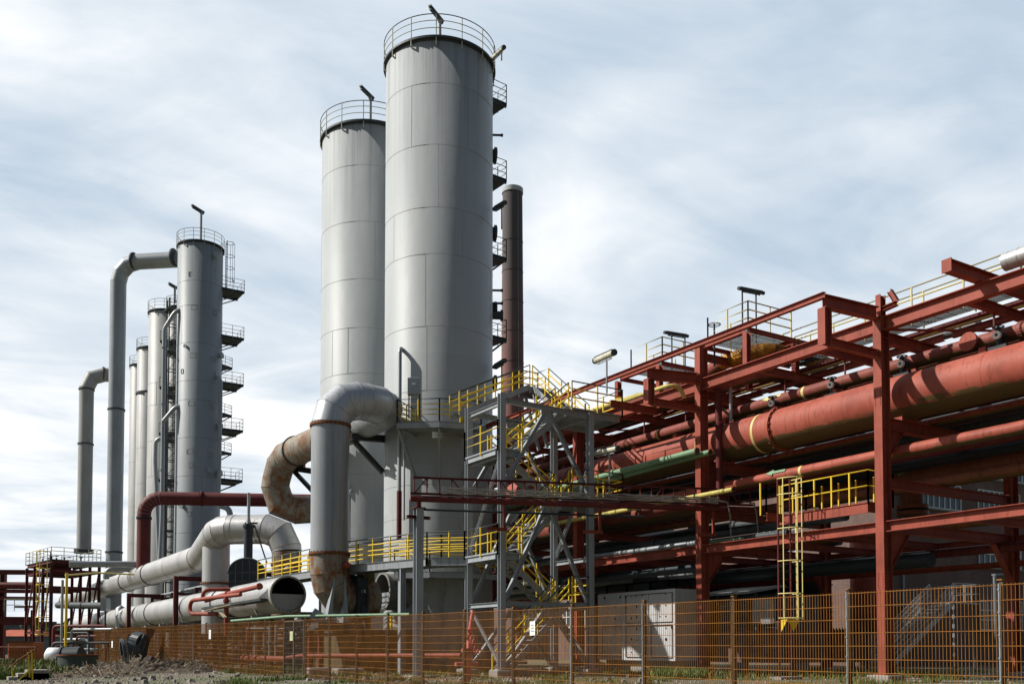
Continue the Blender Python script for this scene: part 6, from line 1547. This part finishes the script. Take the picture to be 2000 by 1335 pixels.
# ---------------------------------------------------------------- scrap and debris on the near left
c = P(152, 1290, D=49.5)
t = thing('open_tank', 'round black open steel tank standing on the rough ground', 'tank', (c.x, c.y, 0))
r_ = .96; zt_ = z_at(1277, 49.5); m_ = MB(); m_.lathe((c.x, c.y, 0), [(r_, -.3), (r_, zt_ - .08), (r_ + .06, zt_ - .08), (r_ + .06, zt_), (r_ - .04, zt_), (r_ - .04, -.2)], 48, sm=False); m_.build('wall', paint('tank_black_green', (.045, .06, .058), (.08, .075, .06), (.5, .7), .6), t)
m_ = MB(); m_.lathe((c.x, c.y, 0), [(r_ + .065, zt_ - .07), (r_ + .065, zt_ + .01), (r_ - .05, zt_ + .01), (r_ - .05, zt_ - .25)], 48, sm=False); m_.build('rusty_rim', RUSTY, t)
m_ = MB(); m_.lathe((c.x, c.y, .2), [(.01, 0), (r_ - .05, 0)], 32, sm=False); m_.build('floor', RUSTY, t)
c = P(132, 1285, D=55); m_ = MB(); m_.tube([V((c.x, c.y, .55)) - _r * .3, V((c.x, c.y, .6)) + _r * .8], .62, 28); tg = thing('steel_drum', 'dark drum lying half hidden behind the round black tank', 'drum', (c.x, c.y, 0)); m_.build('shell', BLACK, tg); m_ = MB(); m_.tube([V((c.x, c.y, .55)) - _r * .34, V((c.x, c.y, .55)) - _r * .22], .68, 28); m_.build('rim', DSTEEL, tg)
c = P(104, 1278, D=66); m_ = MB(); m_.tube([V((c.x, c.y, .6)) - _r * .5, V((c.x, c.y, .6)) - _r * .3, V((c.x, c.y, .6)) + _r * .6, V((c.x, c.y, .6)) + _r * .8], [.3, .55, .55, .3], 24); tag(m_.build('white_tank', WHITE), 'small pale horizontal tank behind the poles at the left', 'tank')
c = P(172, 1306, D=47); m_ = MB(); m_.lathe((c.x, c.y, 0), [(.36, -.05), (.38, .1), (.34, .2), (.2, .2), (.2, .05)], 24, sm=False); tag(m_.build('stone_ring', CONC), 'pale round stone ring lying in front of the black tank', 'stone')
# leaning black valve wreck
D_ = 55.5; t = thing('valve_wreck', 'broken black gate valve with a toothed round flange leaning on the ground', 'scrap', tuple(P(258, 1295, D=D_)))
def wp_(px, py, dd=0): return P(px, py, D=D_ + dd)
ax_ = (wp_(262, 1262) - wp_(238, 1266)).normalized(); ax_ = (ax_ + _fh * .55).normalized(); cc_ = wp_(240, 1272)
m_ = MB(); m_.tube([cc_ - ax_ * .06, cc_ + ax_ * .10], .78, 36, caps=False); m_.tube([cc_ - ax_ * .06, cc_ + ax_ * .9], .62, 32, caps=False)
u_ = ax_.orthogonal().normalized(); w_ = ax_.cross(u_)
ringv = []
for rr in (.62, .78):
    for i in range(36): a = 2 * PI * i / 36; ringv.append(cc_ - ax_ * .06 + (u_ * math.cos(a) + w_ * math.sin(a)) * rr)
m_.add(ringv, [(i, (i + 1) % 36, 36 + (i + 1) % 36, 36 + i) for i in range(36)]); m_.build('flange', DSTEEL, t)
m_ = MB()
for i in range(36): a = 2 * PI * i / 36; q = cc_ + ax_ * .1 + (u_ * math.cos(a) + w_ * math.sin(a)) * .72; m_.bar(q, q + ax_ * .1, .07)
m_.build('bolts', CONC, t)
m_ = MB(); m_.add([cc_ + ax_ * .8 + (u_ * math.cos(2 * PI * i / 30) + w_ * math.sin(2 * PI * i / 30)) * .62 for i in range(30)], [tuple(range(30))]); m_.build('disc', RUSTY, t)
m_ = MB(); lean = (wp_(272, 1232) - wp_(258, 1296)).normalized(); b0_ = wp_(262, 1294, .4); up_ = lean
pr2 = [(-.55, 0), (.55, 0), (.55, 1.4)] + [(.55 * math.cos(a), 1.4 + .45 * math.sin(a)) for a in [PI * i / 10 for i in range(1, 10)]] + [(-.55, 1.4)]
sdv = (_fh * .9 + _r * .35).normalized(); nv_ = sdv.cross(up_).normalized()
vs = [b0_ + sdv * a + up_ * b - nv_ * .3 for a, b in pr2] + [b0_ + sdv * a + up_ * b + nv_ * .3 for a, b in pr2]; n = len(pr2)
m_.add(vs, [tuple(range(n - 1, -1, -1)), tuple(range(n, 2 * n))] + [(i, (i + 1) % n, n + (i + 1) % n, n + i) for i in range(n)]); m_.build('bonnet', BLACK, t)
m_ = MB()
for q in (-.5, 0, .5): m_.bar(b0_ + sdv * q - nv_ * .36, b0_ + sdv * q + up_ * 1.7 - nv_ * .36, .06)
for q in (.4, .8, 1.2): m_.bar(b0_ - sdv * .55 + up_ * q - nv_ * .36, b0_ + sdv * .55 + up_ * q - nv_ * .36, .06)
m_.tube([wp_(288, 1240), wp_(276, 1275), wp_(268, 1298)], .05, 8); m_.tube([wp_(284, 1238), wp_(270, 1262)], .1, 10); m_.build('rib', DSTEEL, t)
m_ = MB(); m_.add([wp_(285, 1226), wp_(303, 1228), wp_(300, 1240), wp_(292, 1249), wp_(286, 1240), wp_(285, 1226, .3), wp_(303, 1228, .3), wp_(300, 1240, .3), wp_(292, 1249, .3), wp_(286, 1240, .3)], [(0, 1, 2, 3, 4), (9, 8, 7, 6, 5)] + [(i, 5 + i, 5 + (i + 1) % 5, (i + 1) % 5) for i in range(5)]); m_.build('torn_plate', RUSTY, t)
# heap of brushwood and earth
def heap(px0, px1, D0_, D1_, hgt, seed, name, label, mat):
    rn = random.Random(seed); c0 = P((px0 + px1) / 2, 1262, D=(D0_ + D1_) / 2); hw_ = (px1 - px0) / 2 / 1850 * (D0_ + D1_) / 2; hd_ = (D1_ - D0_) / 2; n1_, n2_ = 60, 24; m_ = MB(); vs = []
    from mathutils import noise as mn
    for j in range(n2_ + 1):
        for i in range(n1_ + 1):
            a = -1 + 2 * i / n1_; b = -1 + 2 * j / n2_; q = c0 + _r * a * hw_ + _fh * b * hd_; f_ = max(0, 1 - a * a * a * a) * max(0, 1 - b * b)
            h_ = f_ * hgt * (.55 + .5 * mn.noise(V((q.x * .7, q.y * .7, seed))) + .35 * mn.noise(V((q.x * 2.3, q.y * 2.3, 1))) + .12 * mn.noise(V((q.x * 8, q.y * 8, 1)))); vs.append(V((q.x, q.y, h_ - .03)))
    m_.add(vs, [(j * (n1_ + 1) + i, j * (n1_ + 1) + i + 1, (j + 1) * (n1_ + 1) + i + 1, (j + 1) * (n1_ + 1) + i) for j in range(n2_) for i in range(n1_)]); o = m_.build(name, mat); tag(o, label, 'heap')
    tw = MB()
    for _ in range(700):
        i = rn.randrange(len(vs)); q = vs[i]
        if q.z < .02: continue
        d = V((rn.uniform(-1, 1), rn.uniform(-1, 1), rn.uniform(-.1, .6))).normalized() * rn.uniform(.15, .7); tw.bar(q, q + d, rn.uniform(.01, .03))
    tw.build('twigs', paint('twig' + str(seed), (.20, .14, .09), (.33, .28, .2), (.45, .6), .9, streak=False), o)
    return vs
HEAPM = paint('heap_earth', (.05, .04, .032), (.15, .12, .08), (.45, .62), .95, streak=False, st=.8)
heap(185, 430, 42, 51, .85, 3, 'brush_heap', 'dark heap of brushwood and earth in front of the rusty fence', HEAPM)
heap(-20, 300, 35, 42, .13, 8, 'brush_heap', 'flatter heap of dry twigs and leaves in front of the round black tank', HEAPM)
# yellow stair railing and dark picket rail at the lower left
D_ = 34; t = thing('stair_rail', 'yellow pipe railing with a rusty top bar beside low concrete steps', 'railing', tuple(P(45, 1300, D=D_)))
m_ = MB()
for (a, b) in (((23, 1300), (27, 1345)), ((55, 1272), (58, 1322)), ((62, 1268), (64, 1345)), ((26, 1336), (60, 1306))): m_.bar(P(*a, D=D_), P(*b, D=D_), .05)
m_.build('post', YEL, t); m_ = MB(); m_.tube([P(17, 1305, D=D_), P(36, 1288, D=D_), P(70, 1267, D=D_)], .03, 8); m_.build('hand_rail', RUSTY, t)
p = P(52, 1262, D=34.6); m_ = MB()
for i in range(3): m_.box(p.x - .6 + i * .3, p.x + .7, p.y - .5, p.y + .6, -.05, .12 + .12 * i)
m_.build('steps', CONC, t)
t = thing('picket_rail', 'rusty upright bars of a dark picket railing at the far left', 'railing', tuple(P(30, 1262, D=48)))
for i in range(16):
    px = -14 + i * 5.6; q = P(px, 1262, D=52 - i * .75); m_ = MB(); m_.bar((q.x, q.y, 0), (q.x, q.y, 1.25), .035); m_.build('bar', RUSTY, t); m_ = MB(); a = P(-16, 1262, D=52); b = P(72, 1262, D=40.5); m_.bar((a.x, a.y, 1.2), (b.x, b.y, 1.2), .05); m_.bar((a.x, a.y, .3), (b.x, b.y, .3), .04); m_.build('rail', RUSTY, t)
c = P(50, 1275, D=60); t = thing('orange_container', 'orange scrap container behind the picket railing at the far left', 'container', (c.x, c.y, 0))
m_ = MB(); m_.bar(V((c.x, c.y, .75)) - _r * .75, V((c.x, c.y, .75)) + _r * .8, 1.5, 1.5); m_.build('body', MATS['orange_red_tank'], t, bevel=.05); m_ = MB(); m_.bar(V((c.x, c.y, 1.5)) - _r * .8 - _fh * .72, V((c.x, c.y, 1.5)) + _r * .85 - _fh * .72, .1); m_.bar(V((c.x, c.y, .9)) - _r * .8 - _fh * .78, V((c.x, c.y, .9)) + _r * .85 - _fh * .78, .06); m_.build('rim', RUSTY, t)
# thin cable across the sky at the left

t = thing('concrete_pier', 'stained concrete pier in a painted shade tone behind the fence under the upright duct', 'pier', (18, 44, 0))
PIERM = paint('stained_shade_concrete', (.075, .06, .042), (.11, .10, .05), (.45, .62), .9, rust=RUST, rust_at=(.6, .7))  # brown stains and rust; base kept dark to stand for shadow behind the fence
MB().box(16.6, 20.1, 40.9, 47.2, -.1, 1.85).build('block', PIERM, t, bevel=.05)
MB().box(16.45, 20.2, 40.75, 47.3, 1.85, 1.98).build('coping', DSTEEL, t)

# low tangle of red and grey service pipes behind the drum at the far left
rn = random.Random(21); lowp = []
for i in range(9):
    px0 = rn.uniform(96, 150); px1 = px0 + rn.uniform(40, 130); py = 1222 + i * 6.5; d = rn.uniform(66, 80)
    a = P(px0, py, D=d); b = P(px1, py + rn.uniform(-2, 2), D=d + rn.uniform(-2, 2)); b.z = a.z
    if a.z < .25: continue
    lowp.append((a, b, (DRED, DUCT, DSTEEL)[i % 3], rn.uniform(.07, .14)))
t = thing('service_pipes', 'low tangle of red and grey pipes between the red platform and the fence', 'pipes', (lowp[0][0].x, lowp[0][0].y, 0))
for mt, nm in ((DRED, 'red_pipes'), (DUCT, 'grey_pipes'), (DSTEEL, 'dark_pipes')):
    m_ = MB()
    for a, b, mm_, r in lowp:
        if mm_ is mt: m_.tube(fillet([V((a.x, a.y, 0)), a, b, V((b.x, b.y, 0))], .3, 3), r, 10)
    m_.build(nm, mt, t)
